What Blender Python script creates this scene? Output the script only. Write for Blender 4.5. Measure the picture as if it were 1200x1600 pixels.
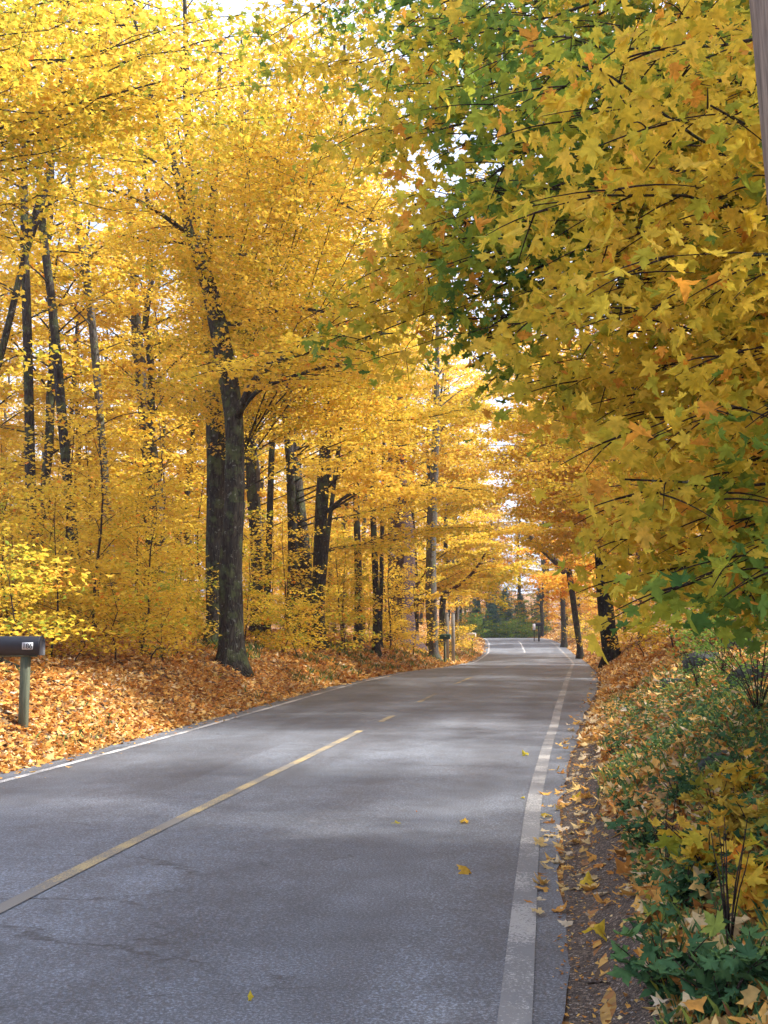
import bpy, math, random
import numpy as np
from mathutils import Vector

# ------------------------------------------------------------------ camera, world, sun, exposure
for o in list(bpy.data.objects): bpy.data.objects.remove(o)
scene = bpy.context.scene
COL = scene.collection
F = 1690.0; PITCH = math.atan(190 / F); YAW = math.radians(8.53); CAMZ = 1.7
cam = bpy.data.cameras.new('camera'); camo = bpy.data.objects.new('camera', cam); COL.objects.link(camo)
camo.location = (0, 0, CAMZ); camo.rotation_euler = (math.radians(90) + PITCH, 0, YAW)
cam.sensor_fit = 'VERTICAL'; cam.sensor_height = 36; cam.lens = F / 1600 * 36
cam.clip_start = 0.1; cam.clip_end = 3000
scene.camera = camo
SUN_AZ = math.radians(82); SUN_EL = math.radians(43)
w = bpy.data.worlds.new('World'); scene.world = w; w.use_nodes = True
nt = w.node_tree; bg = nt.nodes['Background']
sky = nt.nodes.new('ShaderNodeTexSky'); sky.sky_type = 'NISHITA'; sky.sun_disc = False
sky.sun_elevation = SUN_EL; sky.sun_rotation = SUN_AZ; sky.dust_density = 3.0; sky.air_density = 1.0
# broken bright cloud over the clear sky
wtc = nt.nodes.new('ShaderNodeTexCoord'); wno = nt.nodes.new('ShaderNodeTexNoise'); wno.inputs['Scale'].default_value = 2.2; wno.inputs['Detail'].default_value = 5
wmp = nt.nodes.new('ShaderNodeMapping'); wmp.inputs['Scale'].default_value = (1, 1, 2.5); nt.links.new(wtc.outputs['Generated'], wmp.inputs[0]); nt.links.new(wmp.outputs[0], wno.inputs[0])
wr = nt.nodes.new('ShaderNodeValToRGB'); wr.color_ramp.elements[0].position = .35; wr.color_ramp.elements[0].color = (.35, .35, .35, 1); wr.color_ramp.elements[1].position = .55; wr.color_ramp.elements[1].color = (.85, .85, .85, 1)
nt.links.new(wno.outputs[0], wr.inputs[0])
wmx = nt.nodes.new('ShaderNodeMix'); wmx.data_type = 'RGBA'; nt.links.new(wr.outputs[0], wmx.inputs[0]); nt.links.new(sky.outputs[0], wmx.inputs[6]); wmx.inputs[7].default_value = (4.6, 5.1, 6.6, 1)
nt.links.new(wmx.outputs[2], bg.inputs[0]); bg.inputs[1].default_value = 0.15
sl = bpy.data.lights.new('sun', 'SUN'); sl.energy = 5.0; sl.angle = math.radians(2.6); sl.color = (1.0, 0.96, 0.90)
so = bpy.data.objects.new('sun', sl); COL.objects.link(so)
sd = Vector((math.sin(SUN_AZ) * math.cos(SUN_EL), math.cos(SUN_AZ) * math.cos(SUN_EL), math.sin(SUN_EL)))
so.rotation_euler = sd.to_track_quat('Z', 'Y').to_euler()
scene.view_settings.view_transform = 'Standard'; scene.view_settings.look = 'None'
scene.view_settings.gamma = 1; scene.view_settings.exposure = 1.12
scene.render.resolution_x = 768; scene.render.resolution_y = 1024
try:
    scene.cycles.max_bounces = 8; scene.cycles.transmission_bounces = 6; scene.cycles.diffuse_bounces = 5
except Exception: pass

# ------------------------------------------------------------------ picture geometry helpers
def ray(px, py):
    x, y = (px - 600) / F, -(py - 800) / F
    fy = math.cos(PITCH) - y * math.sin(PITCH); fz = math.sin(PITCH) + y * math.cos(PITCH)
    return np.array([x * math.cos(YAW) - fy * math.sin(YAW), x * math.sin(YAW) + fy * math.cos(YAW), fz])
def at(px, py, Y):
    d = ray(px, py); return d * (Y / d[1]) + np.array([0, 0, CAMZ])
def proj(p):
    p = np.atleast_2d(p); X, Y, Z = p[:, 0], p[:, 1], p[:, 2] - CAMZ
    r = X * math.cos(YAW) + Y * math.sin(YAW); f = -X * math.sin(YAW) + Y * math.cos(YAW)
    d = f * math.cos(PITCH) + Z * math.sin(PITCH); u = -f * math.sin(PITCH) + Z * math.cos(PITCH)
    return 600 + F * r / d, 800 - F * u / d, d

# ------------------------------------------------------------------ noise
def _h(i, j, s):
    n = (i * 374761393 + j * 668265263 + s * 974711) & 0xffffffff
    n = ((n ^ (n >> 13)) * 1274126177) & 0xffffffff
    return ((n ^ (n >> 16)) & 0xffff) / 65535.0
def vnoise(x, y, s=0):
    x = np.asarray(x, float); y = np.asarray(y, float)
    i = np.floor(x).astype(np.int64); j = np.floor(y).astype(np.int64)
    fx = x - i; fy = y - j; fx = fx * fx * (3 - 2 * fx); fy = fy * fy * (3 - 2 * fy)
    a = _h(i, j, s); b = _h(i + 1, j, s); c = _h(i, j + 1, s); d = _h(i + 1, j + 1, s)
    return (a * (1 - fx) + b * fx) * (1 - fy) + (c * (1 - fx) + d * fx) * fy
def fbm(x, y, s=0, o=4):
    r = 0; a = .5
    for k in range(o): r = r + a * (vnoise(np.asarray(x) * 2 ** k, np.asarray(y) * 2 ** k, s + k) - .5); a *= .5
    return r * 2

# ------------------------------------------------------------------ road course and terrain height
_ys = np.linspace(-30, 400, 1721)
def _smooth(kx, ky, sig):
    v = np.interp(_ys, kx, ky); n = int(sig * 4 / .25); k = np.exp(-.5 * (np.arange(-n, n + 1) * .25 / sig) ** 2); k /= k.sum()
    return np.convolve(np.pad(v, n, 'edge'), k, 'valid')
_XR = _smooth([-30, 0, 5, 10.7, 14.9, 23, 31.5, 41, 53, 66, 74, 89, 103, 115, 130, 160, 220, 400],
              [-.2, -.19, -.17, -.17, -.07, .2, .5, .8, 1.1, 1.53, 1.5, 1.28, .6, -.35, -2.2, -8, -25, -90], 1.8)
_HR = _smooth([-30, 0, 14, 21.7, 31.5, 41, 53.5, 69, 89, 103, 115, 125, 150, 400],
              [0, 0, 0, .10, .25, .24, .02, -.1, .12, .78, 1.12, 1.2, .5, -1], 2.2)
def XR(y): return np.interp(y, _ys, _XR)
def HR(y): return np.interp(y, _ys, _HR)
LW = 6.02; CW = 3.13
def edge_r(y): return np.interp(y, [0, 6, 12, 20, 30, 45, 70, 110], [.17, .2, .25, .45, .85, 1.0, .8, .6])
EL = .42
def terrain(x, y):
    x = np.asarray(x, float); y = np.asarray(y, float)
    d = x - XR(y); H = HR(y)
    dl = -d - LW - EL; dr = d - edge_r(y)
    fl = np.interp(y, [0, 60, 90, 120], [1, .9, .6, .8])
    bl = np.interp(dl, [0, .25, .7, 1.5, 3.2, 7.5, 20, 60, 200], [0, .07, .28, .72, 1.22, 1.75, 2.7, 5.5, 14]) * fl
    br = np.interp(dr, [0, .2, .7, 1.3, 2.4, 5, 15, 60, 200], [0, .015, .28, .7, 1.25, 1.9, 3.0, 6, 14]) * np.interp(y, [0, 8, 30, 60, 90], [.8, 1, 1, 1, .8])
    n = fbm(x * .5, y * .5, 3) * .35 + fbm(x * 2.3, y * 2.3, 9, 3) * .09
    m = np.clip(np.maximum(dl, dr) / 1.2, 0, 1)
    far = np.interp(y, [125, 190, 300], [0, 1.2, 9])
    return H + np.maximum(bl, 0) + np.maximum(br, 0) + n * m - np.where(m > 0, 0, .012) + far
def tz(x, y): return float(terrain(np.array([x]), np.array([y]))[0])
def hit(px, py, y0=3, y1=130):
    d = ray(px, py)
    for Y in np.arange(y0, y1, .1):
        p = d * (Y / d[1]); p[2] += CAMZ
        if p[2] <= tz(p[0], p[1]): return p
    return at(px, py, y1)

# ------------------------------------------------------------------ mesh building
def mk_mesh(name, V, faces_list, tint=None, smooth=False):
    """faces_list: list of (M,k) int arrays"""
    me = bpy.data.meshes.new(name); V = np.asarray(V, np.float32)
    me.vertices.add(len(V)); me.vertices.foreach_set('co', V.ravel())
    fl = [np.asarray(f, np.int32) for f in faces_list if len(f)]
    loops = np.concatenate([f.ravel() for f in fl]); sizes = np.concatenate([np.full(len(f), f.shape[1], np.int32) for f in fl])
    st = np.concatenate([[0], np.cumsum(sizes)[:-1]]).astype(np.int32)
    me.loops.add(len(loops)); me.loops.foreach_set('vertex_index', loops)
    me.polygons.add(len(sizes)); me.polygons.foreach_set('loop_start', st); me.polygons.foreach_set('loop_total', sizes)
    if smooth: me.polygons.foreach_set('use_smooth', np.ones(len(sizes), bool))
    if tint is not None:
        a = me.attributes.new('tint', 'FLOAT', 'POINT'); a.data.foreach_set('value', np.asarray(tint, np.float32))
    me.update(calc_edges=True); me.validate()
    return me
def link(name, me, mat, parent=None):
    o = bpy.data.objects.new(name, me); COL.objects.link(o)
    if mat: me.materials.clear(); me.materials.append(mat)
    if parent: o.parent = parent
    return o
def tag(o, label=None, cat=None, group=None, kind=None):
    if label: o['label'] = label
    if cat: o['category'] = cat
    if group: o['group'] = group
    if kind: o['kind'] = kind
    return o
def empty(name, loc, label, cat, group=None):
    o = bpy.data.objects.new(name, None); COL.objects.link(o); o.location = loc
    o.empty_display_size = .1
    return tag(o, label, cat, group)
def copy_tree(o, parent=None, label=None):
    c = o.copy(); COL.objects.link(c)
    if parent: c.parent = parent
    if label: c['label'] = label
    for ch in o.children: copy_tree(ch, c)
    return c

class MB:
    def __init__(s): s.V = []; s.Q = []; s.T = []; s.n = 0; s.P = {}
    def add(s, V, Q=None, T=None):
        V = np.asarray(V, float).reshape(-1, 3)
        if Q is not None and len(Q): s.Q.append(np.asarray(Q) + s.n)
        if T is not None and len(T): s.T.append(np.asarray(T) + s.n)
        s.V.append(V); s.n += len(V)
    def tube(s, path, rad, k=6, rough=0, seed=0, cap=True):
        P = np.asarray(path, float); n = len(P); rad = np.broadcast_to(np.asarray(rad, float), (n,))
        T = np.gradient(P, axis=0); T /= np.linalg.norm(T, axis=1)[:, None] + 1e-9
        ref = np.array([1., 0, 0]) if abs(T[0, 0]) < .8 else np.array([0, 1., 0])
        U = np.cross(T, ref); U /= np.linalg.norm(U, axis=1)[:, None] + 1e-9; B = np.cross(T, U)
        a = np.arange(k) / k * 2 * math.pi; R = rad[:, None] * np.ones((1, k))
        if rough:
            s_ = np.concatenate([[0], np.cumsum(np.linalg.norm(np.diff(P, axis=0), axis=1))])
            A, S = np.meshgrid(a, s_); ca = np.cos(A) * 2.2 + 7; sa = np.sin(A) * 2.2 + 9
            R = R * (1 + rough * (fbm(ca * 1.6 + S * .12, sa * 1.6 + S * .35, seed) * 1.6 + fbm(ca * .6, sa * .6 + S * .25, seed + 5, 2) * 1.2))
        V = P[:, None, :] + R[:, :, None] * (np.cos(a)[None, :, None] * U[:, None, :] + np.sin(a)[None, :, None] * B[:, None, :])
        i = np.arange(n - 1)[:, None] * k; j = np.arange(k)[None, :]; j2 = (j + 1) % k
        Q = np.stack([i + j, i + j2, i + k + j2, i + k + j], -1).reshape(-1, 4)
        base = s.n; s.add(V.reshape(-1, 3), Q)
        if cap:
            s.add([P[-1], P[0]]); e = s.n - 2; jj = np.arange(k)
            s.T.append(np.stack([base + (n - 1) * k + jj, base + (n - 1) * k + (jj + 1) % k, np.full(k, e)], -1))
            s.T.append(np.stack([base + (jj + 1) % k, base + jj, np.full(k, e + 1)], -1))
    def box(s, c, size, rz=0, bev=0, ry=0):
        sx, sy, sz = np.array(size) / 2; b = bev
        # chamfered box: three rings per axis through an octagonal section extruded in z
        if b:
            ring = np.array([(-sx + b, -sy), (sx - b, -sy), (sx, -sy + b), (sx, sy - b), (sx - b, sy), (-sx + b, sy), (-sx, sy - b), (-sx, -sy + b)])
            rings = [(ring * np.array([(sx - b) / sx, (sy - b) / sy]), -sz), (ring, -sz + b), (ring, sz - b), (ring * np.array([(sx - b) / sx, (sy - b) / sy]), sz)]
            V = np.concatenate([np.c_[r, np.full(8, z)] for r, z in rings]); k = 8
        else:
            ring = np.array([(-sx, -sy), (sx, -sy), (sx, sy), (-sx, sy)]); V = np.concatenate([np.c_[ring, np.full(4, z)] for z in (-sz, sz)]); k = 4
        n = len(V) // k; Q = [[i * k + j, i * k + (j + 1) % k, (i + 1) * k + (j + 1) % k, (i + 1) * k + j] for i in range(n - 1) for j in range(k)]
        if ry:
            cr, sr = math.cos(ry), math.sin(ry); V = V @ np.array([[cr, 0, sr], [0, 1, 0], [-sr, 0, cr]]).T
        cz, sn = math.cos(rz), math.sin(rz); V = V @ np.array([[cz, -sn, 0], [sn, cz, 0], [0, 0, 1]]).T + np.array(c)
        base = s.n; s.add(V, Q)
        s.P.setdefault(k, []).append([base + j for j in range(k)][::-1]); s.P[k].append([base + (n - 1) * k + j for j in range(k)])
    def build(s, name, mat, parent=None, smooth=True):
        fl = []
        if s.Q: fl.append(np.concatenate(s.Q))
        if s.T: fl.append(np.concatenate(s.T))
        for k, f in s.P.items(): fl.append(np.array(f))
        return link(name, mk_mesh(name, np.concatenate(s.V), fl, smooth=smooth), mat, parent)

# leaf outlines --------------------------------------------------------------
_near = [(0, 0), (.10, .03), (.22, -.08), (.26, .04), (.42, .02), (.34, .14), (.26, .22), (.42, .26), (.46, .36), (.66, .50), (.50, .54), (.44, .66), (.34, .56), (.17, .55), (.25, .74), (.15, .80), (.11, .92), (0, 1.12)]
_mid = [(0, 0), (.34, .02), (.28, .22), (.54, .46), (.26, .58), (0, 1.02)]
_far = [(0, 0), (.5, .42), (0, 1.05)]
def leaf_shape(half):
    pts = list(half) + [(-x, y) for x, y in half[-2:0:-1]]
    return np.array(pts)
LEAF = [leaf_shape(_near), leaf_shape(_mid), leaf_shape(_far)]
def leaves(rs, pos, size, tint, lod, tilt=.35, droop=(.3, .4), az=None, curl=.22):
    pos = np.asarray(pos, float); N = len(pos); o = LEAF[lod]; k = len(o)
    az = rs.uniform(0, 2 * math.pi, N) if az is None else az
    dr = rs.normal(droop[0], droop[1], N); rl = rs.normal(0, tilt, N)
    t = np.stack([np.cos(az) * np.cos(dr), np.sin(az) * np.cos(dr), -np.sin(dr)], -1)
    sdv = np.stack([-np.sin(az), np.cos(az), np.zeros(N)], -1); nn = np.cross(sdv, t) * -1
    b = sdv * np.cos(rl)[:, None] + nn * np.sin(rl)[:, None]; n = np.cross(b, t)
    cu = rs.normal(curl, .24, N); cb = rs.normal(.2, .28, N)
    if lod < 2:
        o = np.vstack([o, [[0, .36]]]); k1 = k + 1
        T = np.array([[j, (j + 1) % k, k] for j in range(k)])
    else: k1 = k; T = np.array([[0, 1, 2], [0, 2, 3]])
    x = o[:, 0]; y = o[:, 1]
    z = cu[:, None] * np.abs(x)[None] - cb[:, None] * ((y - .4) ** 2)[None]
    if lod == 0: z = z * 1.5 + rs.normal(0, .035, (N, k1)) + rs.normal(0, .35, N)[:, None] * (x * y)[None] - np.abs(rs.normal(0, .5, N))[:, None] * (x ** 2)[None]
    wx = rs.uniform(.72, 1.12, N)
    V = pos[:, None] + size[:, None, None] * (x[None, :, None] * wx[:, None, None] * b[:, None] + (y[None, :, None]) * t[:, None] + z[..., None] * n[:, None])
    Fc = (np.arange(N)[:, None, None] * k1 + T[None]).reshape(-1, 3)
    if lod == 2: Fc = (np.arange(N)[:, None] * 4 + np.arange(4)[None])
    return V.reshape(-1, 3), Fc, np.repeat(tint, k1)
def leaf_obj(name, rs, pos, size, tint, lod, mat, parent=None, **kw):
    V, Fc, tn = leaves(rs, pos, size, tint, lod, **kw)
    return link(name, mk_mesh(name, V, [Fc], tint=tn), mat, parent)

# ------------------------------------------------------------------ materials
def newmat(name):
    m = bpy.data.materials.new(name); m.use_nodes = True; n = m.node_tree
    return m, n, n.nodes, n.links, n.nodes['Principled BSDF']
def ramp(N, stops, interp='LINEAR'):
    r = N.new('ShaderNodeValToRGB'); e = r.color_ramp; e.interpolation = interp
    while len(e.elements) > 1: e.elements.remove(e.elements[-1])
    e.elements[0].position = stops[0][0]; e.elements[0].color = (*stops[0][1], 1)
    for p, c in stops[1:]:
        q = e.elements.new(p); q.color = (*c, 1)
    return r
def noise(N, L, scale, detail=4, rough=.55, vec=None, dist=0):
    t = N.new('ShaderNodeTexNoise'); t.inputs['Scale'].default_value = scale; t.inputs['Detail'].default_value = detail
    t.inputs['Roughness'].default_value = rough; t.inputs['Distortion'].default_value = dist
    if vec is not None: L.new(vec, t.inputs['Vector'])
    return t
def objco(N, L, scale=(1, 1, 1)):
    tc = N.new('ShaderNodeTexCoord'); mp = N.new('ShaderNodeMapping'); mp.inputs['Scale'].default_value = scale
    L.new(tc.outputs['Object'], mp.inputs['Vector']); return mp.outputs[0]
def mixc(N, L, fac, a, b, mode='MIX'):
    m = N.new('ShaderNodeMix'); m.data_type = 'RGBA'; m.blend_type = mode
    for s, v in ((m.inputs[0], fac), (m.inputs[6], a), (m.inputs[7], b)):
        if isinstance(v, (int, float)): s.default_value = v
        elif isinstance(v, tuple): s.default_value = (*v, 1)
        else: L.new(v, s)
    return m.outputs[2]
def bump(N, L, h, strength, dist, bsdf):
    b = N.new('ShaderNodeBump'); b.inputs['Strength'].default_value = strength; b.inputs['Distance'].default_value = dist
    L.new(h, b.inputs['Height']); L.new(b.outputs[0], bsdf.inputs['Normal']); return b

def leaf_mat(name, stops, trans=.42, rough=.65, spec=.1):
    m, n, N, L, p = newmat(name)
    a = N.new('ShaderNodeAttribute'); a.attribute_name = 'tint'
    r = ramp(N, stops); L.new(a.outputs['Fac'], r.inputs[0])
    geo = objco(N, L); nz = noise(N, L, 26, 2, .6, geo)
    rr = ramp(N, [(.3, (.72, .72, .72)), (.7, (1.12, 1.1, 1.1))]); L.new(nz.outputs[0], rr.inputs[0])
    c = mixc(N, L, 1.0, r.outputs[0], rr.outputs[0], 'MULTIPLY')
    L.new(c, p.inputs['Base Color']); p.inputs['Roughness'].default_value = rough
    p.inputs['Specular IOR Level'].default_value = spec
    tr = N.new('ShaderNodeBsdfTranslucent'); L.new(c, tr.inputs['Color'])
    mx = N.new('ShaderNodeMixShader'); mx.inputs[0].default_value = trans
    L.new(p.outputs[0], mx.inputs[1]); L.new(tr.outputs[0], mx.inputs[2])
    L.new(mx.outputs[0], N['Material Output'].inputs['Surface'])
    return m
LEAFRAMP = [(0, (.08, .19, .045)), (.16, (.2, .32, .05)), (.32, (.42, .46, .05)), (.48, (.85, .638, .065)), (.68, (.905, .595, .09)), (.84, (.88, .36, .05)), (.94, (.62, .15, .03)), (1, (.22, .09, .04))]
M_leaf = leaf_mat('maple_leaf', LEAFRAMP, .52)
M_green = leaf_mat('green_leaf', [(0, (.03, .08, .035)), (.3, (.07, .16, .065)), (.6, (.13, .24, .07)), (.8, (.3, .33, .05)), (1, (.6, .42, .06))], .3)
M_conifer = leaf_mat('conifer_needles', [(0, (.06, .14, .13)), (.5, (.11, .22, .19)), (1, (.2, .32, .24))], .25)
M_litter = leaf_mat('fallen_leaf', [(0, (.14, .065, .03)), (.2, (.36, .16, .045)), (.38, (.62, .26, .055)), (.56, (.76, .42, .10)), (.74, (.74, .52, .2)), (1, (.72, .60, .45))], .2, .6)

def bark_mat(name, dark, light, moss=0.0, sc=1.0):
    m, n, N, L, p = newmat(name)
    v = objco(N, L, (9 * sc, 9 * sc, 1.6 * sc))
    nz = noise(N, L, 2.2, 6, .65, v, .4)
    vo = N.new('ShaderNodeTexVoronoi'); vo.feature = 'DISTANCE_TO_EDGE'; vo.inputs['Scale'].default_value = 2.0; L.new(v, vo.inputs['Vector'])
    r = ramp(N, [(.3, dark), (.7, light)]); L.new(nz.outputs[0], r.inputs[0])
    e = ramp(N, [(0, (.35, .35, .35)), (.12, (1, 1, 1))]); L.new(vo.outputs['Distance'], e.inputs[0])
    c = mixc(N, L, .8, r.outputs[0], e.outputs[0], 'MULTIPLY')
    if moss:
        n2 = noise(N, L, 3.0, 4, .6, objco(N, L)); r2 = ramp(N, [(.5, (0, 0, 0)), (.62, (moss, moss, moss))]); L.new(n2.outputs[0], r2.inputs[0])
        c = mixc(N, L, r2.outputs[0], c, (.10, .13, .05))
        n3 = noise(N, L, 11, 3, .6, objco(N, L)); r3 = ramp(N, [(.62, (0, 0, 0)), (.68, (.5, .5, .5))]); L.new(n3.outputs[0], r3.inputs[0])
        c = mixc(N, L, r3.outputs[0], c, (.28, .29, .26))
    L.new(c, p.inputs['Base Color']); p.inputs['Roughness'].default_value = .9; p.inputs['Specular IOR Level'].default_value = .15
    ad = N.new('ShaderNodeMath'); ad.operation = 'ADD'; L.new(nz.outputs[0], ad.inputs[0]); L.new(e.outputs[0], ad.inputs[1])
    bump(N, L, ad.outputs[0], .9, .03, p); return m
M_bark = bark_mat('dark_maple_bark', (.022, .017, .014), (.075, .06, .05), .5)
M_bark2 = bark_mat('mossy_old_bark', (.018, .015, .012), (.075, .062, .05), .6, .8)
M_barkg = bark_mat('grey_bark', (.06, .052, .048), (.17, .15, .135), .5)
M_barkb = bark_mat('black_bark', (.010, .008, .008), (.035, .028, .026), .25)  # near-black bark tone for the stout right roadside trunk
M_twig = bark_mat('twig_bark', (.03, .02, .016), (.09, .06, .045), 0, 2)

def asphalt_mat():
    m, n, N, L, p = newmat('weathered_asphalt')
    v = objco(N, L)
    big = noise(N, L, .35, 3, .5, v); med = noise(N, L, 2.4, 4, .6, v); ag = noise(N, L, 62, 5, .85, v)
    vo = N.new('ShaderNodeTexVoronoi'); vo.inputs['Scale'].default_value = 75; L.new(v, vo.inputs['Vector'])
    r = ramp(N, [(.3, (.076, .086, .099)), (.7, (.132, .146, .163))]); L.new(big.outputs[0], r.inputs[0])
    r2 = ramp(N, [(.25, (.78, .76, .76)), (.75, (1.18, 1.18, 1.2))]); L.new(med.outputs[0], r2.inputs[0])
    c = mixc(N, L, 1.0, r.outputs[0], r2.outputs[0], 'MULTIPLY')
    r3 = ramp(N, [(.34, (.22, .22, .22)), (.5, (.85, .85, .85)), (.62, (2.9, 2.9, 3.0))]); L.new(ag.outputs[0], r3.inputs[0])
    c = mixc(N, L, .85, c, r3.outputs[0], 'MULTIPLY')
    r4 = ramp(N, [(.0, (1.6, 1.6, 1.6)), (.22, (1, 1, 1)), (1, (.8, .8, .8))]); L.new(vo.outputs['Distance'], r4.inputs[0])
    c = mixc(N, L, .5, c, r4.outputs[0], 'MULTIPLY')
    tl = noise(N, L, 1.0, 3, .5, objco(N, L, (1.3, .10, 1))); r5 = ramp(N, [(.35, (.84, .82, .82)), (.65, (1.14, 1.15, 1.16))]); L.new(tl.outputs[0], r5.inputs[0])
    c = mixc(N, L, 1.0, c, r5.outputs[0], 'MULTIPLY')
    pt = N.new('ShaderNodeTexVoronoi'); pt.inputs['Scale'].default_value = 1; L.new(objco(N, L, (.35, .16, 1)), pt.inputs['Vector']); ps = N.new('ShaderNodeSeparateColor'); L.new(pt.outputs['Color'], ps.inputs[0])
    r6 = ramp(N, [(0, (.80, .78, .78)), (.3, (1, 1, 1)), (.85, (1.12, 1.12, 1.12))]); L.new(ps.outputs[0], r6.inputs[0]); c = mixc(N, L, .7, c, r6.outputs[0], 'MULTIPLY')
    # wandering cracks, mostly across the lane
    cv = objco(N, L, (.22, .55, 1)); wob = noise(N, L, 2.6, 8, .7, cv)
    wv = N.new('ShaderNodeVectorMath'); wv.operation = 'MULTIPLY_ADD'; L.new(wob.outputs['Color'], wv.inputs[0]); wv.inputs[1].default_value = (.42, .42, 0); L.new(cv, wv.inputs[2])
    ck = N.new('ShaderNodeTexVoronoi'); ck.feature = 'DISTANCE_TO_EDGE'; ck.inputs['Scale'].default_value = 1.0; L.new(wv.outputs[0], ck.inputs['Vector'])
    cr = ramp(N, [(0, (1, 1, 1)), (.0018, (1, 1, 1)), (.0042, (0, 0, 0))]); L.new(ck.outputs['Distance'], cr.inputs[0])
    msk = noise(N, L, .5, 2, .5, v); mr = ramp(N, [(.49, (0, 0, 0)), (.56, (1, 1, 1))]); L.new(msk.outputs[0], mr.inputs[0])
    cm = mixc(N, L, 1.0, cr.outputs[0], mr.outputs[0], 'MULTIPLY')
    c = mixc(N, L, cm, c, (.025, .025, .028))
    L.new(c, p.inputs['Base Color'])
    rr = ramp(N, [(.3, (.5, .5, .5)), (.7, (.75, .75, .75))]); L.new(ag.outputs[0], rr.inputs[0]); L.new(rr.outputs[0], p.inputs['Roughness'])
    p.inputs['Specular IOR Level'].default_value = .55
    bump(N, L, ag.outputs[0], .55, .006, p); return m
M_asphalt = asphalt_mat()
def paint_mat(name, col, wear=.5):
    m, n, N, L, p = newmat(name); v = objco(N, L)
    a = noise(N, L, 60, 3, .8, v); b = noise(N, L, 1.3, 4, .6, v)
    ad = N.new('ShaderNodeMath'); ad.operation = 'ADD'; L.new(a.outputs[0], ad.inputs[0]); L.new(b.outputs[0], ad.inputs[1])
    r = ramp(N, [(wear + .3, (0, 0, 0)), (wear + .5, (.85, .85, .85))]); L.new(ad.outputs[0], r.inputs[0])
    c = mixc(N, L, r.outputs[0], col, (.15, .15, .155)); 
    b2 = ramp(N, [(.3, (.8, .78, .74)), (.7, (1, 1, 1))]); L.new(b.outputs[0], b2.inputs[0]); c = mixc(N, L, 1.0, c, b2.outputs[0], 'MULTIPLY')
    L.new(c, p.inputs['Base Color']); p.inputs['Roughness'].default_value = .75; bump(N, L, a.outputs[0], .5, .005, p); return m
M_white = paint_mat('worn_white_paint', (.46, .45, .44), .56)
M_white2 = paint_mat('white_paint', (.66, .65, .65), .68)
M_yellow = paint_mat('worn_yellow_paint', (.52, .40, .20), .58)
def ground_mat():
    m, n, N, L, p = newmat('leaf_littered_soil'); v = objco(N, L)
    vo = N.new('ShaderNodeTexVoronoi'); vo.inputs['Scale'].default_value = 13; vo.inputs['Randomness'].default_value = 1; L.new(v, vo.inputs['Vector'])
    r = ramp(N, [(0, (.09, .045, .02)), (.25, (.30, .12, .03)), (.5, (.48, .20, .04)), (.75, (.60, .33, .07)), (1, (.5, .34, .17))], 'CONSTANT')
    sp = N.new('ShaderNodeSeparateColor'); L.new(vo.outputs['Color'], sp.inputs[0]); L.new(sp.outputs[0], r.inputs[0])
    nz = noise(N, L, .9, 5, .65, v); rm = ramp(N, [(.42, (0, 0, 0)), (.6, (.75, .75, .75))]); L.new(nz.outputs[0], rm.inputs[0])
    n2 = noise(N, L, 40, 3, .7, v); rs_ = ramp(N, [(.3, (.025, .018, .012)), (.7, (.08, .06, .04))]); L.new(n2.outputs[0], rs_.inputs[0])
    c = mixc(N, L, rm.outputs[0], r.outputs[0], rs_.outputs[0])
    L.new(c, p.inputs['Base Color']); p.inputs['Roughness'].default_value = .9; bump(N, L, vo.outputs['Distance'], .8, .04, p); return m
M_ground = ground_mat()
def gravel_mat():
    m, n, N, L, p = newmat('gravel_and_grit'); v = objco(N, L)
    vo = N.new('ShaderNodeTexVoronoi'); vo.inputs['Scale'].default_value = 90; L.new(v, vo.inputs['Vector'])
    sp = N.new('ShaderNodeSeparateColor'); L.new(vo.outputs['Color'], sp.inputs[0])
    r = ramp(N, [(0, (.04, .03, .022)), (.4, (.09, .062, .045)), (.75, (.15, .11, .085)), (.95, (.30, .22, .16)), (1, (.45, .4, .36))]); L.new(sp.outputs[0], r.inputs[0])
    nz = noise(N, L, 5, 5, .7, v); rr = ramp(N, [(.3, (.55, .55, .55)), (.7, (1.1, 1.05, 1))]); L.new(nz.outputs[0], rr.inputs[0])
    c = mixc(N, L, 1.0, r.outputs[0], rr.outputs[0], 'MULTIPLY'); L.new(c, p.inputs['Base Color']); p.inputs['Roughness'].default_value = .9
    bump(N, L, vo.outputs['Distance'], 1, .012, p); return m
M_gravel = gravel_mat()
def simple(name, c1, c2, rough=.7, sc=(1, 1, 1), s=8, b=.3, bd=.01, metal=0):
    m, n, N, L, p = newmat(name); v = objco(N, L, sc); nz = noise(N, L, s, 6, .65, v)
    r = ramp(N, [(.32, c1), (.68, c2)]); L.new(nz.outputs[0], r.inputs[0]); L.new(r.outputs[0], p.inputs['Base Color'])
    p.inputs['Roughness'].default_value = rough; p.inputs['Metallic'].default_value = metal; bump(N, L, nz.outputs[0], b, bd, p); return m
M_rock = simple('lichened_granite', (.014, .017, .013), (.062, .068, .062), .85, s=5, b=.9, bd=.05)
M_pole = simple('grey_weathered_pole_wood', (.085, .06, .045), (.30, .225, .165), .85, (14, 14, .7), 3, .8, .012)
M_post = simple('mossy_post_wood', (.04, .052, .03), (.11, .115, .07), .85, (12, 12, 1.2), 3, .6, .01)
M_palepost = simple('pale_grey_post_wood', (.15, .14, .12), (.30, .28, .24), .85, (12, 12, 1.2), 3, .6, .01)
M_box = simple('black_painted_steel', (.006, .007, .013), (.012, .013, .02), .62, s=6, b=.1, bd=.004)
M_boxg = simple('green_painted_steel', (.01, .05, .035), (.02, .09, .06), .4, s=6, b=.1)
M_plate = simple('reflective_number_plate', (.38, .39, .41), (.48, .49, .5), .5, s=20, b=.02)
M_digit = simple('black_digit_print', (.02, .02, .025), (.03, .03, .035), .5)
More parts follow.
